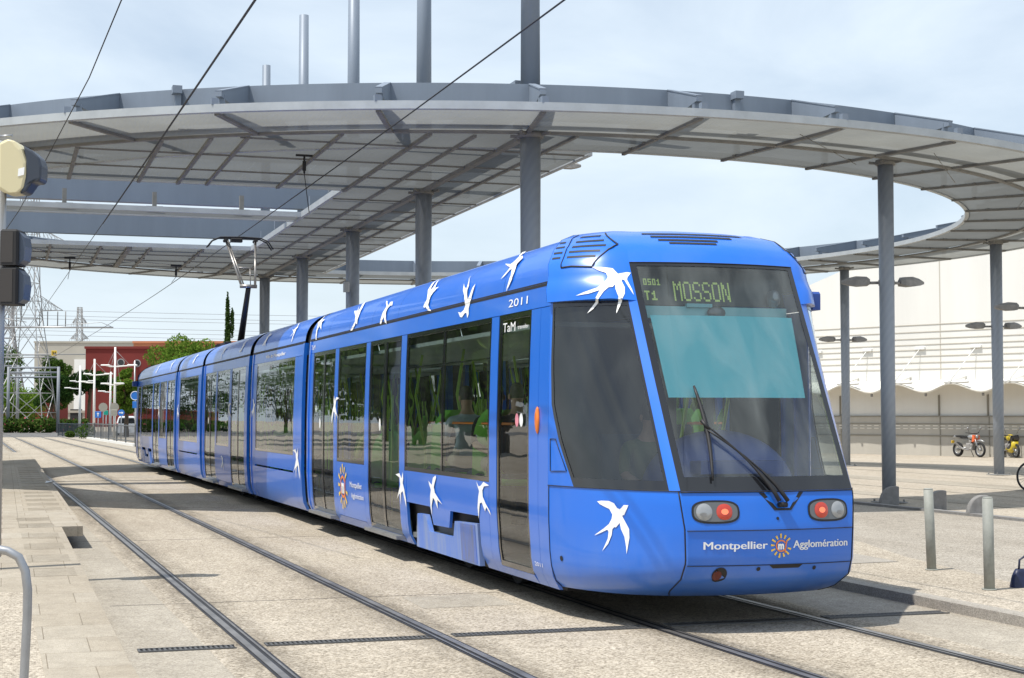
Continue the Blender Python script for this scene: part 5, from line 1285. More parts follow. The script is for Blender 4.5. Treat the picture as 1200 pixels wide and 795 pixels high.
# cypress
for (px, top, d, wpx, lab) in ((266, 344, 108, 13, 'slender dark cypress standing above the tram roof'),):
    p = at(px, 487, d); h = 1.66+(487-top)*d/1850; w = wpx*d/1850; rnd = random.Random(5)
    t = empty('cypress', (p.x, p.y, 0), lab, 'tree', 'trees beyond the tram stop'); b = MB(); cl_ = []
    for i in range(46):
        k = i/45; z = .6+(h-.9)*k; rr = w/2*(1-k)**.55*(.75+.25*math.sin(i*2.1)); a = i*2.4
        cl_.append(((rr*.35*math.cos(a), rr*.35*math.sin(a), z), (rr*.8+.03, rr*.8+.03, h*.045)))
    cl_.append(((w*.42, 0, h*.80), (w*.16, w*.16, h*.10)))
    leafcloud(b, cl_, 9000, .10, 0, 0, rnd); b.build('crown', M['cyp'], t)
    b = MB(); b.tube([(0, 0, 0), (0, 0, h*.8)], [.16, .03], 8); b.build('trunk', M['trunk'], t)
# hedge (flowering)
def hedge(x0, x1, yb, yt, d, label, n=9000):
    b = MB(); rnd = random.Random(int(x0)); a = at(x0, 487, d); c = at(x1, 487, d); h = (yb-yt)*d/1850; k = 44; cl_ = []
    for i in range(k):
        p = a+(c-a)*(i+.5)/k; cl_.append(((p.x, p.y+rnd.uniform(-.4, .4), h*.5), ((c-a).length/k*.9, .7, h*.55*rnd.uniform(.85, 1.15))))
    leafcloud(b, cl_, n, .16, 0, 0, rnd)
    q = len(b.f); leafcloud(b, cl_, int(n*.05), .12, 1, 0, rnd)
    return tag(b.build('hedge', [M['hedge'], M['flower']], None, (a.x, a.y, 0)), label, 'hedge')
hedge(-200, 62, 507, 490, 150, 'long clipped flowering hedge along the far road at the left')
hedge(58, 104, 505, 491, 158, 'shorter hedge behind the dark fence and white masts', 3500)
def weed(px, d, h, label):
    p = at(px, 487, d); b = MB(); rnd = random.Random(int(px)); leafcloud(b, [((0, 0, h*.5), (h*.7, h*.5, h*.5))], 500, .07, 0, 0, rnd); o = b.build('roadside_shrub', M['hedge']); o.location = (p.x, p.y, 0); tag(o, label, 'shrub')
weed(101, 112, 1.0, 'small green shrub at the end of the dark fence by the track'); weed(83, 118, .5, 'low weeds at the foot of the dark fence')
# ================================================================== BUILDINGS
def bbox(px0, px1, ytop, d, depth, m, name, label, cat='building', grp=None):
    a = at(px0, 487, d); c = at(px1, 487, d); h = 1.66+(487-ytop)*d/1850
    t = empty(name, (a.x, a.y, 0), label, cat, grp); u = (c-a); u.z = 0; L_ = u.length; u.normalize(); v = Vector((-u.y, u.x, 0))
    def T(x, y, z): return Vector((a.x, a.y, 0))+u*x+v*y+Vector((0, 0, z))
    b = MB(); b.box(0, L_, 0, depth, 0, h, 0, T); b.build('wall', m, t, (a.x, a.y, 0))
    b = MB(); b.box(-.15, L_+.15, -.15, depth+.15, h+.003, h+.35, 0, T); b.build('roof_edge', m, t, (a.x, a.y, 0))
    return t, T, L_, h, (a.x, a.y, 0)
t, T, L_, h, og = bbox(100, 330, 409, 226, 18, M['redw'], 'red_building', 'dark red building with round windows behind the tail of the tram')
for px, py in ((141.5, 425), (160.5, 426)):
    x = (px-100)*226/1850; z = 1.66+(487-py)*226/1850
    b = MB(); b.tube([T(x, -.05, z), T(x, .2, z)], .55, 20); f = b.build('window', M['pylon'], t, og)
    b = MB(); b.tube([T(x, -.08, z), T(x, .0, z)], .42, 20); b.build('pane', M['gloss_black'], f, og)
b = MB(); b.tube([T((158.5-100)*226/1850, -.3, 0), T((158.5-100)*226/1850, -.3, 9.5)], .12, 8); b.build('downpipe', M['alu'], t, og)
b = MB(); b.box(0, 3, -.02, .0, 0, .1, 0, T)
t, T, L_, h, og = bbox(156, 330, 402.5, 250, 15, M['orangew'], 'orange_building', 'low orange block showing above the red building')
t, T, L_, h, og = bbox(40, 330, 402, 320, 30, M['beigew'], 'beige_building', 'long pale beige building on the skyline at the left')
for px in (88, 88.6):
    x = (px-40)*320/1850; b = MB(); b.box(x, x+1.0, -.12, -.01, 2, 10.5, 0, T); b.build('window_strip', M['dark'], t, og)
x = (94-40)*320/1850; b = MB(); b.box(x-1.2, x+8, -.2, -.02, 0, 13, 0, T); b.build('pale_panel', M['whitem'], t, og)
t, T, L_, h, og = bbox(-220, 65, 474, 205, 6, M['redw'], 'red_wall', 'low red wall behind the hedge and the big pylon', 'wall')
t, T, L_, h, og = bbox(66, 100, 484, 240, 8, M['beigew'], 'grey_annex', 'pale grey low building between the red wall and the red building')
b = MB(); b.box(2.2, 4.0, -.06, .0, 0, 2.6, 0, T); b.build('doorway', M['dark'], t, og)
# exhibition hall on the right
wa = at(955, 487, 69.8); wb = at(1200, 487, 62.3); u = (wb-wa); u.z = 0; u.normalize(); vv = Vector((-u.y, u.x, 0))
HO = (wa.x, wa.y, 0)
def TH(x, y, z): return Vector((wa.x, wa.y, 0))+u*x+vv*y+Vector((0, 0, z))
hall = empty('exhibition_hall', HO, 'huge windowless cream hall with ribbed bands and a scalloped awning on the right', 'building')
def xa(px):   # wall abscissa seen at a bearing
    k = (px-600)/1850; # ray (k,1) in r,d ; intersect
    r0 = (955-600)/1850*69.8; d0 = 69.8; ur = u.x*CT-u.y*ST; ud = u.x*ST+u.y*CT
    return (k*d0-r0)/(ur-k*ud)
x0, x1 = -26, 45
b = MB(); prof = [(x0, 0), (x1, 0), (x1, 8.6), (xa(1200), 8.35), (xa(1100), 8.25), (xa(987), 7.95), (xa(943), 7.35), (xa(915), 6.6), (xa(890), 5.6), (x0, 3.0)]
b.prism(prof, lambda x, z: TH(x, 0, z), lambda x, z: TH(x, 40, z)); b.build('wall', M['cream'], hall, HO)
b = MB()
for z in (5.45, 5.15, 4.87, 4.62, 4.40, 4.14, 3.87, 3.60): b.box(xa(900), x1, -.02, -.003, z-.03, z, 0, TH); 
for px in (986.8, 1102.6, 1218): x = xa(px); b.box(x-.02, x+.02, -.012, -.003, 2.9, 8.2, 0, TH)
px_ = xa(986.8)
b.build('cladding_joints', M['groove'], hall, HO)
b = MB(); b.box(x0, x1, -.09, -.003, 0, 1.62, 0, TH)
b.build('plinth', M['cream2'], hall, HO)
b = MB()
for z, hh in ((.80, .05), (1.30, .03), (1.60, .05)): b.box(x0, x1, -.12, -.092, z, z+hh, 0, TH)
for px in (986.8, 1044, 1102.6, 1160, 1218, 929): x = xa(px); b.box(x-.025, x+.025, -.11, -.092, 0, 1.62, 0, TH); b.box(x-.12, x-.06, -.06, -.003, 1.65, 2.5, 0, TH)
b.build('plinth_joints', M['pj'], hall, HO)
b = MB()
for z in (1.22, 1.10):
    for i in range(200): x = x0+i*.36; b.box(x, x+.22, -.112, -.093, z, z+.03, 0, TH)
b.build('plinth_dashes', M['fabric'], hall, HO)
aw = MB(); n = 320; per = xa(1132)-xa(1067); xs = xa(1067)
vs = []
for i in range(n+1):
    x = x0+(x1-x0)*i/n; ph = 2*PI*(x-xs)/per; e = .5-.5*math.cos(ph)   # e=0 at the arm, 1 at the belly
    vs += [TH(x, -.02, 3.12), TH(x, -.55, 3.04-.08*e), TH(x, -1.05-.12*(1-e), 2.95-.34*e), TH(x, -1.0-.12*(1-e), 2.90-.34*e)]
aw.add(vs, [(4*i+j, 4*i+j+1, 4*i+5+j, 4*i+4+j) for i in range(n) for j in range(3)], 0, True); aw.build('awning', M['fabric'], hall, HO)
for k in range(-9, 13):
    x = xs+per*k
    if x < x0+1 or x > x1-1: continue
    b = MB(); b.tube([TH(x, 0, 3.25), TH(x, -1.25, 3.0)], .05, 8); b.tube([TH(x+.5, -.02, 4.45), TH(x, -1.2, 3.02)], .02, 6); b.box(x+.25, x+.75, -.10, -.003, 4.40, 4.50, 0, TH); b.tube([TH(x-.3, -1.1, 3.0), TH(x+.8, -1.1, 3.0)], .06, 8)
    b.build('awning_arm', M['whitem'], hall, HO)
    b = MB(); b.tube([TH(x+per*.5, -.9, 2.56), TH(x+per*.5, -.9, 2.44)], .05, 8); b.build('downlight', M['lampg'], hall, HO)
# ================================================================== LATTICE PYLONS
def lattice(name, base, h, w0, w1, label, stages, r, arms, rot=0, grp='lattice pylons'):
    BK = .42 if 30 < h < 33 else .62; t = empty(name, base, label, 'pylon', grp); b = MB(); c, s = math.cos(rot), math.sin(rot)
    def corner(i, k):
        w = (w0+(w1-w0)*min(1, k/BK))/2 if k < BK else w1/2*(1-.35*(k-BK)/(1-BK))
        x, y = ((-1, -1), (1, -1), (1, 1), (-1, 1))[i]; return Vector((x*w*c-y*w*s, x*w*s+y*w*c, k*h))
    ks = [1-(1-i/stages)**1.25 for i in range(stages+1)]
    for i in range(4):
        for a, e in zip(ks, ks[1:]): b.bar(corner(i, a), corner(i, e), r*1.6, r*1.6)
    for a, e in zip(ks, ks[1:]):
        for i in range(4):
            j = (i+1) % 4; b.bar(corner(i, a), corner(j, e), r, r); b.bar(corner(j, a), corner(i, e), r, r)
            b.bar(corner(i, e), corner(j, e), r, r)
            if e-a > .09: 
                m_ = (corner(i, a)+corner(j, a)+corner(i, e)+corner(j, e))/4; b.bar((corner(i, a)+corner(i, e))/2, m_, r*.8, r*.8); b.bar((corner(j, a)+corner(j, e))/2, m_, r*.8, r*.8)
    b.build('lattice', M['pylon'], t)
    for k, ln in arms:
        for sg in (-1, 1):
            q = MB(); w = w1/2; tip = Vector((sg*ln*c, sg*ln*s, k*h))
            for i, y in ((0, -1), (1, 1)):
                p0_ = Vector((sg*w*c-y*w*s, sg*w*s+y*w*c, k*h)); p1_ = p0_+Vector((0, 0, h*.05)); q.bar(p0_, tip, r, r); q.bar(p1_, tip, r, r)
                for f in (.25, .5, .75): q.bar(p0_+(tip-p0_)*f, p1_+(tip-p1_)*f, r*.7, r*.7); q.bar(p0_+(tip-p0_)*f, p1_+(tip-p1_)*(f-.25), r*.7, r*.7)
            q.build('cross_arm', M['pylon'], t)
            for f in (.97, .45):
                cpt = Vector((sg*ln*f*c, sg*ln*f*s, k*h)); 
                for o_ in (-.5, .5):
                    q = MB(); q.tube([cpt+Vector((o_*c*.8, o_*s*.8, -.1)), cpt+Vector((o_*c*.8, o_*s*.8, -1.7))], .055, 6)
                    q.build('insulator', M['stone'], t)
    return t
p = at(32, 487, 158); lattice('electricity_pylon', (p.x, p.y, 0), 31.6, 5.0, 1.75, 'big pale lattice pylon at the left, cut off by the canopy', 10, .058, ((.385, 3.5), (.60, 4), (.80, 3)), rot=-.35)
p = at(8, 487, 215); lattice('electricity_pylon', (p.x, p.y, 0), 21, 5.5, 1.4, 'shorter lattice pylon half hidden behind the left edge signal post', 8, .12, ((.85, 3),), rot=-.2)
p = at(92.5, 487, 560); lattice('electricity_pylon', (p.x, p.y, 0), 40, 5.5, 2.2, 'small distant lattice pylon above the beige building', 12, .13, ((.72, 3.2), (.86, 2.6)), rot=-.3)
for i, y0 in enumerate((362, 368, 372, 381, 386, 391)):
    d0, d1 = 560, 420; P = []
    for k in range(13):
        q = k/12; px = -60+q*1100; P.append(at(px, y0+14*(q-.1)+ -10*math.sin(PI*q)*0+ (4*((q-.5)**2)*-8+8)*.6, 480))
    b = MB(); b.tube(P, .06, 4, cap=False); tag(b.build('power_line', M['line'], None, tuple(P[0])), 'one of the thin high-voltage lines stretched across the sky between the pylons', 'power line', 'high-voltage lines across the sky')
# ================================================================== FAR STREET THINGS
# track gantries
def gantry(px0, px1, ytop, d, label, bars=(0,), base=True):
    a = at(px0, 487, d); c = at(px1, 487, d); h = 1.66+(487-ytop)*d/1850; t = empty('gantry', (a.x, a.y, 0), label, 'gantry', 'overhead line gantries far down the track')
    for p in (a, c): b = MB(); b.tube([(p.x, p.y, 0), (p.x, p.y, h)], [.17*d/150, .14*d/150], 10); b.build('post', M['line'], t, (a.x, a.y, 0))
    for z in bars: b = MB(); b.tube([(a.x, a.y, h-z), (c.x, c.y, h-z)], .09, 8); b.build('beam', M['line'], t, (a.x, a.y, 0))
gantry(10, 68.5, 430, 150, 'grey two-post gantry over the tracks in the distance, left', (.1, 1.0, .55))
gantry(-30, 21, 428, 168, 'grey gantry one bay farther, mostly behind the pylon', (.1,))
b = MB(); q0 = at(-3, 383.5, 79); q1 = at(132, 384, 79); b.tube([q0, q1], .045, 8); b.tube([at(30, 383.5, 79)+Vector((0, 0, .25)), q0+Vector((0, 0, .5))], .02, 5); b.tube([at(20, 385, 79), at(118, 378, 79), q1], .015, 5)
b.tube([at(-6, 487, 79)*1-Vector((0, 0, 1.66)), at(-6, 372, 79)], .12, 12); tag(b.build('catenary_mast', M['alu'], None, (q0.x, q0.y, 0)), 'grey catenary mast at the left edge with a long horizontal arm over both tracks', 'mast')
for y_, x0_, x1_ in ((415.5, -5, 100), (419, -5, 66)):
    b = MB(); b.tube([at(x0_, y_, 140), at(x1_, y_, 140)], .05, 6); tag(b.build('span_wire', M['pylon'], None, tuple(at(x0_, y_, 140))), 'thin span wire across the distant tracks', 'span wire', 'span wires over the distant tracks')
# yellow signal number plate
p = at(63, 414, 140); t = empty('number_plate', p, 'small yellow plate hanging from the span wire', 'sign'); b = MB(); b.cbox(-.23, .23, -.03, .03, -.23, .23, .01); b.build('plate', M['yellow'], t)
vs, fs = text2d('34', .03); b = MB(); b.add([(-.17+.34*x, -.036, -.11+.32*y) for x, y in vs], fs); b.build('number', M['dark'], t)
# white lamp masts
def mast(px, ytop, d, arms, label):
    p = at(px, 487, d); h = 1.66+(487-ytop)*d/1850; t = empty('lamp_mast', (p.x, p.y, 0), label, 'lamp mast', 'white lamp masts by the far end of the stop')
    b = MB(); b.tube([(0, 0, 0), (0, 0, h)], [.10*d/110, .065*d/110], 10); b.build('post', M['whitem'], t)
    for (y, xl, xr) in arms:
        z = 1.66+(487-y)*d/1850; k = d/1850; b = MB()
        if xl: b.tube([(0, 0, z), (xl*k*.5, -abs(xl)*k*.10, z+.02), (xl*k, 0, z+.10)], [.05, .05, .035], 8); b.cbox(xl*k-.25, xl*k+.35, -.12, .12, z+.06, z+.15, .03)
        if xr: b.tube([(0, 0, z), (xr*k, 0, z+.10)], [.05, .035], 8); b.cbox(xr*k-.55, xr*k+.10, -.12, .12, z+.06, z+.16, .03)
        b.build('lamp_arm', M['whitem'], t)
        if xl and xr:
            for q in (xl, xr):
                b = MB(); b.tube([(0, 0, h-.2), (q*k*.75, 0, z+.08)], .012, 4); b.build('stay', M['pylon'], t)
    for ch in t.children: ch.location = (0, 0, 0)
    t.rotation_euler = (0, 0, -YAW); return t
mast(134.7, 407, 106, ((430, -12, 24), (451.5, -12, 9)), 'nearest and tallest white lamp mast, beside the tail of the tram')
mast(110.7, 421, 118, ((440, -9, 20), (449, -15, 0)), 'white lamp mast in the middle, rising from the white fence wall')
mast(94, 429, 150, ((448, -9, 16), (456, -15, 0)), 'leftmost white lamp mast, behind the dark fence')
mast(129.8, 436, 135, ((460, -11, 0),), 'thin white lamp mast just left of the tallest one')
mast(128, 440, 170, ((433, -19, 0),), 'faint white lamp mast in front of the red building') if False else None
# signs
def sign(px, py, d, kind, rpx, label, m1, base=True, mark=None):
    p = at(px, py, d); t = empty('road_sign', (p.x, p.y, 0), label, 'road sign', 'road signs at the far end of the tracks'); r = rpx*d/1850
    b = MB(); b.tube([(0, .04, 0), (0, .04, p.z+r)], .035*d/110, 8); b.build('post', M['alu'], t)
    b = MB()
    if kind == 'o': b.tube([(0, 0, p.z), (0, -.03, p.z)], r, 24, smooth=False)
    else: b.cbox(-r, r, -.03, 0, p.z-r, p.z+r, .01)
    f = b.build('panel', m1, t)
    b = MB()
    if mark == 'arrow':
        b.poly([(-.12*r, -.04, p.z-.6*r), (.12*r, -.04, p.z-.6*r), (.12*r, -.04, p.z+.15*r), (.45*r, -.04, p.z+.15*r), (0, -.04, p.z+.65*r), (-.45*r, -.04, p.z+.15*r), (-.12*r, -.04, p.z+.15*r)], 0, [(-.12, -.6, 0), (.12, -.6, 0), (.12, .15, 0), (.45, .15, 0), (0, .65, 0), (-.45, .15, 0), (-.12, .15, 0)]); b.build('arrow', M['white'], f)
    elif mark == 'side':
        b.box(-.6*r, .3*r, -.04, -.032, p.z-.12*r, p.z+.12*r); b.add([(.2*r, -.036, p.z+.4*r), (.2*r, -.036, p.z-.4*r), (.7*r, -.036, p.z)], [(0, 1, 2)]); b.build('arrow', M['white'], f)
    elif mark == 'rim': b.torus((0, -.03, p.z), (0, 1, 0), r*.93, r*.06, 24, 6); b.build('rim', M['white'], f)
    t.rotation_euler = (0, 0, -YAW)
sb = mat('sign_blue', (.02, .16, .55), .4); sg_ = mat('sign_back', (.34, .33, .29), .5, .4); sgr = mat('sign_green', (.0, .28, .22), .4)
sign(115.5, 486, 112, 'q', 3.7, 'square blue sign with a white upward arrow', sb, mark='arrow')
sign(121.3, 477.5, 108, 'o', 5.2, 'round grey back of a road sign, left of the tallest mast', sg_)
sign(134.6, 477.5, 104, 'o', 5.2, 'round grey back of a road sign partly behind the tallest mast', sg_)
sign(134.4, 484, 103.8, 'q', 3.6, 'square grey back of a sign under the round one by the mast', sg_)
sign(124.8, 483.8, 110, 'q', 2.6, 'small green square sign between the two round grey sign backs', sgr)
sign(142.5, 484, 103, 'o', 3.9, 'round blue sign with a white arrow close to the white car', sb, mark='side')
sign(158.6, 464, 88, 'o', 5.4, 'round blue sign just above the tail corner of the tram', sb, mark='rim')
sign(159.6, 474.5, 87.5, 'q', 3.9, 'square blue sign just under the round one at the tail of the tram', sb)
# fences
def fence(px0, px1, d0, d1, h, m, label, n, solid=False, wall=0):
    a = at(px0, 487, d0); c = at(px1, 487, d1); a.z = c.z = 0; t = empty('fence', a, label, 'fence'); og = tuple(a)
    b = MB(); b.bar(a+Vector((0, 0, wall+h)), c+Vector((0, 0, wall+h)), .06, .06); b.bar(a+Vector((0, 0, wall+.12)), c+Vector((0, 0, wall+.12)), .05, .05); b.build('rails', m, t, og)
    b = MB()
    for i in range(n+1): p = a+(c-a)*i/n; b.bar(p+Vector((0, 0, wall+.05)), p+Vector((0, 0, wall+h)), .022 if not solid else .08, .022)
    b.build('balusters', m, t, og)
    for i in range(0, 7): p = a+(c-a)*i/6; b = MB(); b.bar(p, p+Vector((0, 0, wall+h+.08)), .08, .08); b.build('post', m, t, og)
    if wall: b = MB(); b.bar(a+Vector((0, 0, wall/2)), c+Vector((0, 0, wall/2)), .25, wall); b.build('plinth', M['whitem'], t, og)
M['fenced'] = mat('anthracite_fence', (.035, .05, .065), .6)
fence(69, 103, 128, 118, 1.0, M['fenced'], 'dense anthracite fence beside the far bend of the track', 60, True)
fence(104, 160, 112, 84, .95, mat('railing_grey', (.10, .11, .12), .6), 'grey railing on a white base along the track up to the tail of the tram', 64, False, .14)
# white car far away
def car_far(px, py, d, label):
    p = at(px, py, d); t = empty('parked_car', (p.x, p.y, 0), label, 'car')
    b = MB(); P = [(-.85, .35), (-.86, .75), (-.80, 1.0), (-.66, 1.5), (-.5, 1.6), (.5, 1.6), (.66, 1.5), (.80, 1.0), (.86, .75), (.85, .35), (.70, .22), (-.70, .22)]
    b.prism(P, lambda x, z: (x, (0 if z < 1.05 else .25*(z-1.05)), z), lambda x, z: (x, 4.2-(0 if z < .9 else 1.6*(z-.9)), z)); b.build('body', mat('car_white', (.75, .76, .78), .3, 0, .5), t, bevel=.05, recalc=True)
    b = MB(); P = [(-.68, 1.02), (-.57, 1.45), (.57, 1.45), (.68, 1.02)]; b.poly([(x, -.02+.25*max(0, z-1.05), z) for x, z in P], 0, [(x, z, 0) for x, z in P]); b.build('rear_window', M['gloss_black'], t)
    for sg in (-1, 1):
        b = MB(); b.cbox(sg*.76-.08, sg*.76+.08, -.03, .02, .80, 1.02, .01); b.build('tail_light', M['red_lens'], t)
        for y in (.7, 3.3): b = MB(); b.tube([(sg*.70, y, .32), (sg*.88, y, .32)], .32, 16); b.build('wheel', M['tyre'], t)
    b = MB(); b.cbox(-.26, .26, -.03, 0, .52, .64, .01); b.build('number_plate', M['white'], t)
    t.rotation_euler = (0, 0, -YAW+.2)
car_far(149, 487, 128, 'white hatchback seen from behind, parked beyond the railing next to the tail of the tram')
# ================================================================== TWO-WHEELERS
def wheel(b, c, R_, r, ax, n=30, spokes=18, hub=.05):
    b.torus(c, ax, R_-r, r, n, 8, 0); b.torus(c, ax, R_-2*r, r*.4, n, 6, 1)
    c = Vector(c); ax = Vector(ax).normalized(); x = ax.cross(Vector((0, 0, 1))).normalized(); y = ax.cross(x)
    for i in range(spokes): a = 2*PI*i/spokes; b.tube([c+ax*(.03 if i % 2 else -.03), c+(x*math.cos(a)+y*math.sin(a))*(R_-2*r)], .003+r*.02, 4, 1, False)
    b.tube([c-ax*.07, c+ax*.07], hub, 12, 1)
def motorbike(px, d, rz, col, label, sport):
    p = at(px, 487, d); t = empty('motorcycle', (p.x, p.y, 0), label, 'motorcycle', None); t.rotation_euler = (0, 0, rz); t.scale = (.9, .9, .9)
    R_ = .31 if sport else .33; wb_ = 1.42 if not sport else 1.38; pm = mat('fairing_'+('yellow' if sport else 'orange'), col, .3, 0, .5)
    for x, w_ in ((-wb_/2, 1.25 if sport else 1), (wb_/2, 1)):
        b = MB(); wheel(b, (x, 0, R_), R_, .065*w_ if x < 0 else .05, (0, 1, 0), hub=.06); b.build('wheel', [M['tyre'], M['alu']], t)
    b = MB(); b.tube([(-.05, .08, .42), (.30, .08, .75), (wb_/2-.28, 0, .93)], .028, 8); b.tube([(-.05, -.08, .42), (.30, -.08, .75), (wb_/2-.28, 0, .93)], .028, 8); b.tube([(-.65, 0, .82), (-.1, 0, .78), (.3, 0, .80)], .03, 8)
    b.tube([(-wb_/2, .10, R_), (-.05, .10, .42)], .03, 8); b.tube([(-wb_/2, -.10, R_), (-.05, -.10, .42)], .03, 8); b.build('frame', M['alu'] if not sport else M['dark'], t)
    b = MB(); b.cbox(-.12, .30, -.14, .14, .30, .62, .05); b.tube([(.08, 0, .55), (.14, 0, .75)], .09, 12); b.build('engine', M['lampg'], t, bevel=.02)
    b = MB(); b.tube([(.28, -.10, .45), (.15, -.16, .30), (-.2, -.17, .35), (-.72, -.17, .62 if not sport else .55)], [.02, .022, .04, .05], 10); b.build('exhaust', M['steel'], t)
    b = MB()
    for sg in (-1, 1): b.tube([(wb_/2, sg*.09, R_), (wb_/2-.30, sg*.09, .95)], .026, 8)
    b.build('fork', M['galv'], t)
    b = MB(); b.tube([(wb_/2-.50, .38, 1.08 if not sport else .98), (wb_/2-.34, .12, 1.04 if not sport else .96), (wb_/2-.34, -.12, 1.04 if not sport else .96), (wb_/2-.50, -.38, 1.08 if not sport else .98)], .018, 8)
    for sg in (-1, 1): b.tube([(wb_/2-.40, sg*.25, 1.05), (wb_/2-.36, sg*.36, 1.26)], .007, 5)
    b.build('handlebar', M['dark'], t)
    for sg in (-1, 1): b = MB(); b.ell((wb_/2-.36, sg*.37, 1.28), (.02, .06, .045), 10, 6); b.build('mirror', M['clear_lens'], t)
    b = MB()
    if sport: b.ell((.18, 0, .86), (.30, .15, .16), 16, 10)
    else: q = MB(); q.ell((.16, 0, .88), (.24, .12, .11), 16, 10); q.build('tank', M['alu'], t)
    if sport:
        q = MB(); q.prism([(.10, .30), (.42, .32), (.50, .45), (.58, .62), (.72, .85), (.60, .98), (.48, .90), (.40, .55), (.15, .42)], lambda x, z: (x, -.16, z), lambda x, z: (x, .16, z)); q.build('fairing', M['gloss_black'], t, recalc=True); b.tube([(.05, 0, .36), (.40, 0, .34), (.56, 0, .50), (.60, 0, .72)], [.17, .175, .165, .165], 8, sq=.9); b.prism([(-.78, .92), (-.35, .78), (-.2, .80), (-.3, .90), (-.75, .99)], lambda x, z: (x, -.12, z), lambda x, z: (x, .12, z))
    else:
        b.prism([(.34, .66), (.50, .72), (.52, .96), (.38, .98)], lambda x, z: (x, -.15, z), lambda x, z: (x, .15, z)); q = MB(); q.tube([(wb_/2-.30, 0, .72), (wb_/2+.05, 0, .74), (wb_/2+.28, 0, .68)], [.04, .05, .02], 8); q.build('front_mudguard', M['alu'], t)
    b.build('bodywork', pm, t, recalc=True)
    b = MB(); b.prism([(-.75, .88), (.02, .82), (.05, .90), (-.3, .94), (-.80, .96)] if not sport else [(-.42, .80), (-.02, .78), (.0, .86), (-.40, .90)], lambda x, z: (x, -.11, z), lambda x, z: (x, .11, z)); b.build('saddle', M['tyre'], t, bevel=.02, recalc=True)
    b = MB(); b.tube([(-.5, 0, .86), (-wb_/2-.15, 0, .90), (-wb_/2-.35, 0, .82)], [.06, .08, .03], 8); b.build('rear_mudguard', M['alu'] if not sport else pm, t)
    b = MB(); b.cbox(-wb_/2-.36, -wb_/2-.33, -.09, .09, .60, .72, .01); b.build('number_plate', M['yellow'], t)
    b = MB(); b.ell((wb_/2-.20, 0, .90), (.07, .09, .09), 12, 8); b.build('headlight', M['clear_lens'], t)
    b = MB(); b.tube([(-.05, .12, .35), (-.12, .36, .02)], .015, 6); b.build('side_stand', M['dark'], t)
    return t
motorbike(1134.5, 63.2, -YAW-1.13, (.75, .13, .03), 'orange and silver trail motorcycle parked against the cream hall', False)
motorbike(1180.5, 62.4, -YAW-1.40, (.55, .42, .02), 'yellow and black sports motorcycle partly behind the rightmost column', True)
# bicycle at the right edge
d = 34.5; p = at(1205, 575, d); t = empty('bicycle', (p.x, p.y, 0), 'black bicycle whose wheel enters the picture at the right edge', 'bicycle'); t.rotation_euler = (0, 0, -YAW+.25)
for x in (0, 1.05): b = MB(); wheel(b, (x, 0, .33), .33, .022, (0, 1, 0), 36, 24, .025); b.build('wheel', [M['tyre'], M['galv']], t)
b = MB(); r = .017
for A in (((0, 0, .33), (.42, 0, .30)), ((0, 0, .33), (.30, 0, .80)), ((.42, 0, .30), (.28, 0, .88)), ((.42, 0, .30), (.85, 0, .82)), ((.30, 0, .78), (.84, 0, .86)), ((.83, 0, .95), (1.05, 0, .33))): b.tube(A, r, 8)
b.build('frame', M['dark'], t)
b = MB(); b.tube([(.75, .28, 1.02), (.84, .1, 1.0), (.84, -.1, 1.0), (.75, -.28, 1.02)], .013, 8); b.build('handlebar', M['dark'], t)
b = MB(); b.ell((.26, 0, .92), (.14, .07, .035), 14, 8); b.build('saddle', M['tyre'], t)
b = MB(); b.torus((.42, 0, .30), (0, 1, 0), .09, .008, 20, 6); b.tube([(.42, .05, .30), (.52, .09, .18)], .01, 6); b.tube([(.42, -.05, .30), (.32, -.09, .42)], .01, 6); b.build('crank', M['galv'], t)
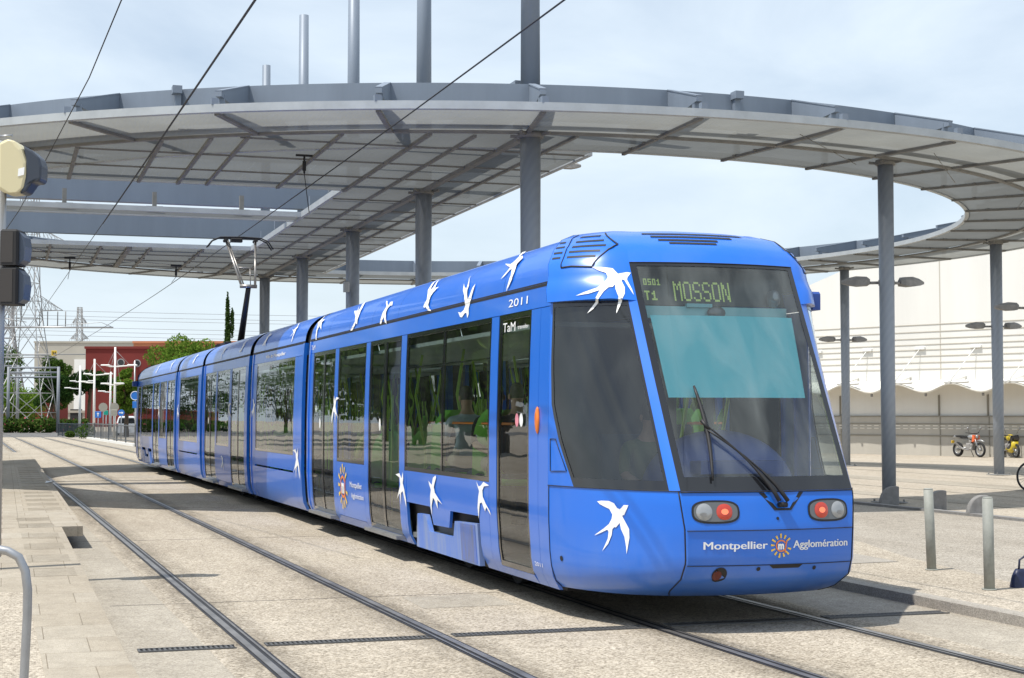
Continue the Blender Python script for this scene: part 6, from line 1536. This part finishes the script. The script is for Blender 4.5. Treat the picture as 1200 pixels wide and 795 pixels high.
# ================================================================== LIGHT, SKY, CAMERA
w = bpy.data.worlds.new('World'); sc.world = w; w.use_nodes = True; nt = w.node_tree; N_ = nt.nodes; L = nt.links; N_.clear()
out = N_.new('ShaderNodeOutputWorld'); bg = N_.new('ShaderNodeBackground'); sky = N_.new('ShaderNodeTexSky'); sky.sky_type = 'NISHITA'; sky.sun_disc = False
SUN_EL = R(66); sx, sy = -.97, -.22          # direction towards the sun, on the ground
sky.sun_elevation = SUN_EL; sky.sun_rotation = math.atan2(sx, sy); sky.altitude = 20; sky.air_density = 1.0; sky.dust_density = 1.5; sky.ozone_density = 2.0
tc = N_.new('ShaderNodeTexCoord'); mp = N_.new('ShaderNodeMapping'); mp.inputs['Scale'].default_value = (1.6, 1.6, 5.5); mp.inputs['Rotation'].default_value = (.15, .1, .4)
L.new(tc.outputs['Generated'], mp.inputs[0])
n = N_.new('ShaderNodeTexNoise'); n.inputs['Scale'].default_value = 1.7; n.inputs['Detail'].default_value = 8; n.inputs['Roughness'].default_value = .55; n.inputs['Distortion'].default_value = .4
L.new(mp.outputs[0], n.inputs['Vector']); rp = N_.new('ShaderNodeValToRGB'); rp.color_ramp.elements[0].position = .30; rp.color_ramp.elements[1].position = .66
rp.color_ramp.elements[0].color = (.36, .36, .36, 1); rp.color_ramp.elements[1].color = (.90, .90, .90, 1)
L.new(n.outputs[0], rp.inputs[0]); mx = N_.new('ShaderNodeMix'); mx.data_type = 'RGBA'
L.new(rp.outputs[0], mx.inputs[0]); L.new(sky.outputs[0], mx.inputs[6]); mx.inputs[7].default_value = (6.3, 7.1, 7.8, 1)
L.new(mx.outputs[2], bg.inputs[0]); bg.inputs[1].default_value = .11; L.new(bg.outputs[0], out.inputs[0])
sun_ = bpy.data.lights.new('sun', 'SUN'); sun_.energy = 4.0; sun_.angle = R(.53); sun_.color = (1, .955, .88)
so_ = bpy.data.objects.new('sun', sun_); C.objects.link(so_)
dv = Vector((sx*math.cos(SUN_EL), sy*math.cos(SUN_EL), 0)).normalized()*math.cos(SUN_EL)+Vector((0, 0, math.sin(SUN_EL)))
so_.rotation_euler = dv.to_track_quat('Z', 'Y').to_euler(); so_.location = dv*60
cam = bpy.data.cameras.new('camera'); co = bpy.data.objects.new('camera', cam); C.objects.link(co); sc.camera = co
cam.lens = 1850/1200*36; cam.sensor_width = 36; cam.sensor_fit = 'HORIZONTAL'; cam.clip_end = 3000; cam.clip_start = .1
co.location = CAM; co.rotation_euler = (PI/2+math.atan((487-397.5)/1850), 0, -YAW)
vs_ = sc.view_settings; vs_.view_transform = 'Standard'; vs_.look = 'None'; vs_.gamma = 1; vs_.use_curve_mapping = False; vs_.exposure = 0.4
sc.cycles.max_bounces = 8; sc.cycles.transparent_max_bounces = 16; sc.cycles.caustics_reflective = False; sc.cycles.caustics_refractive = False
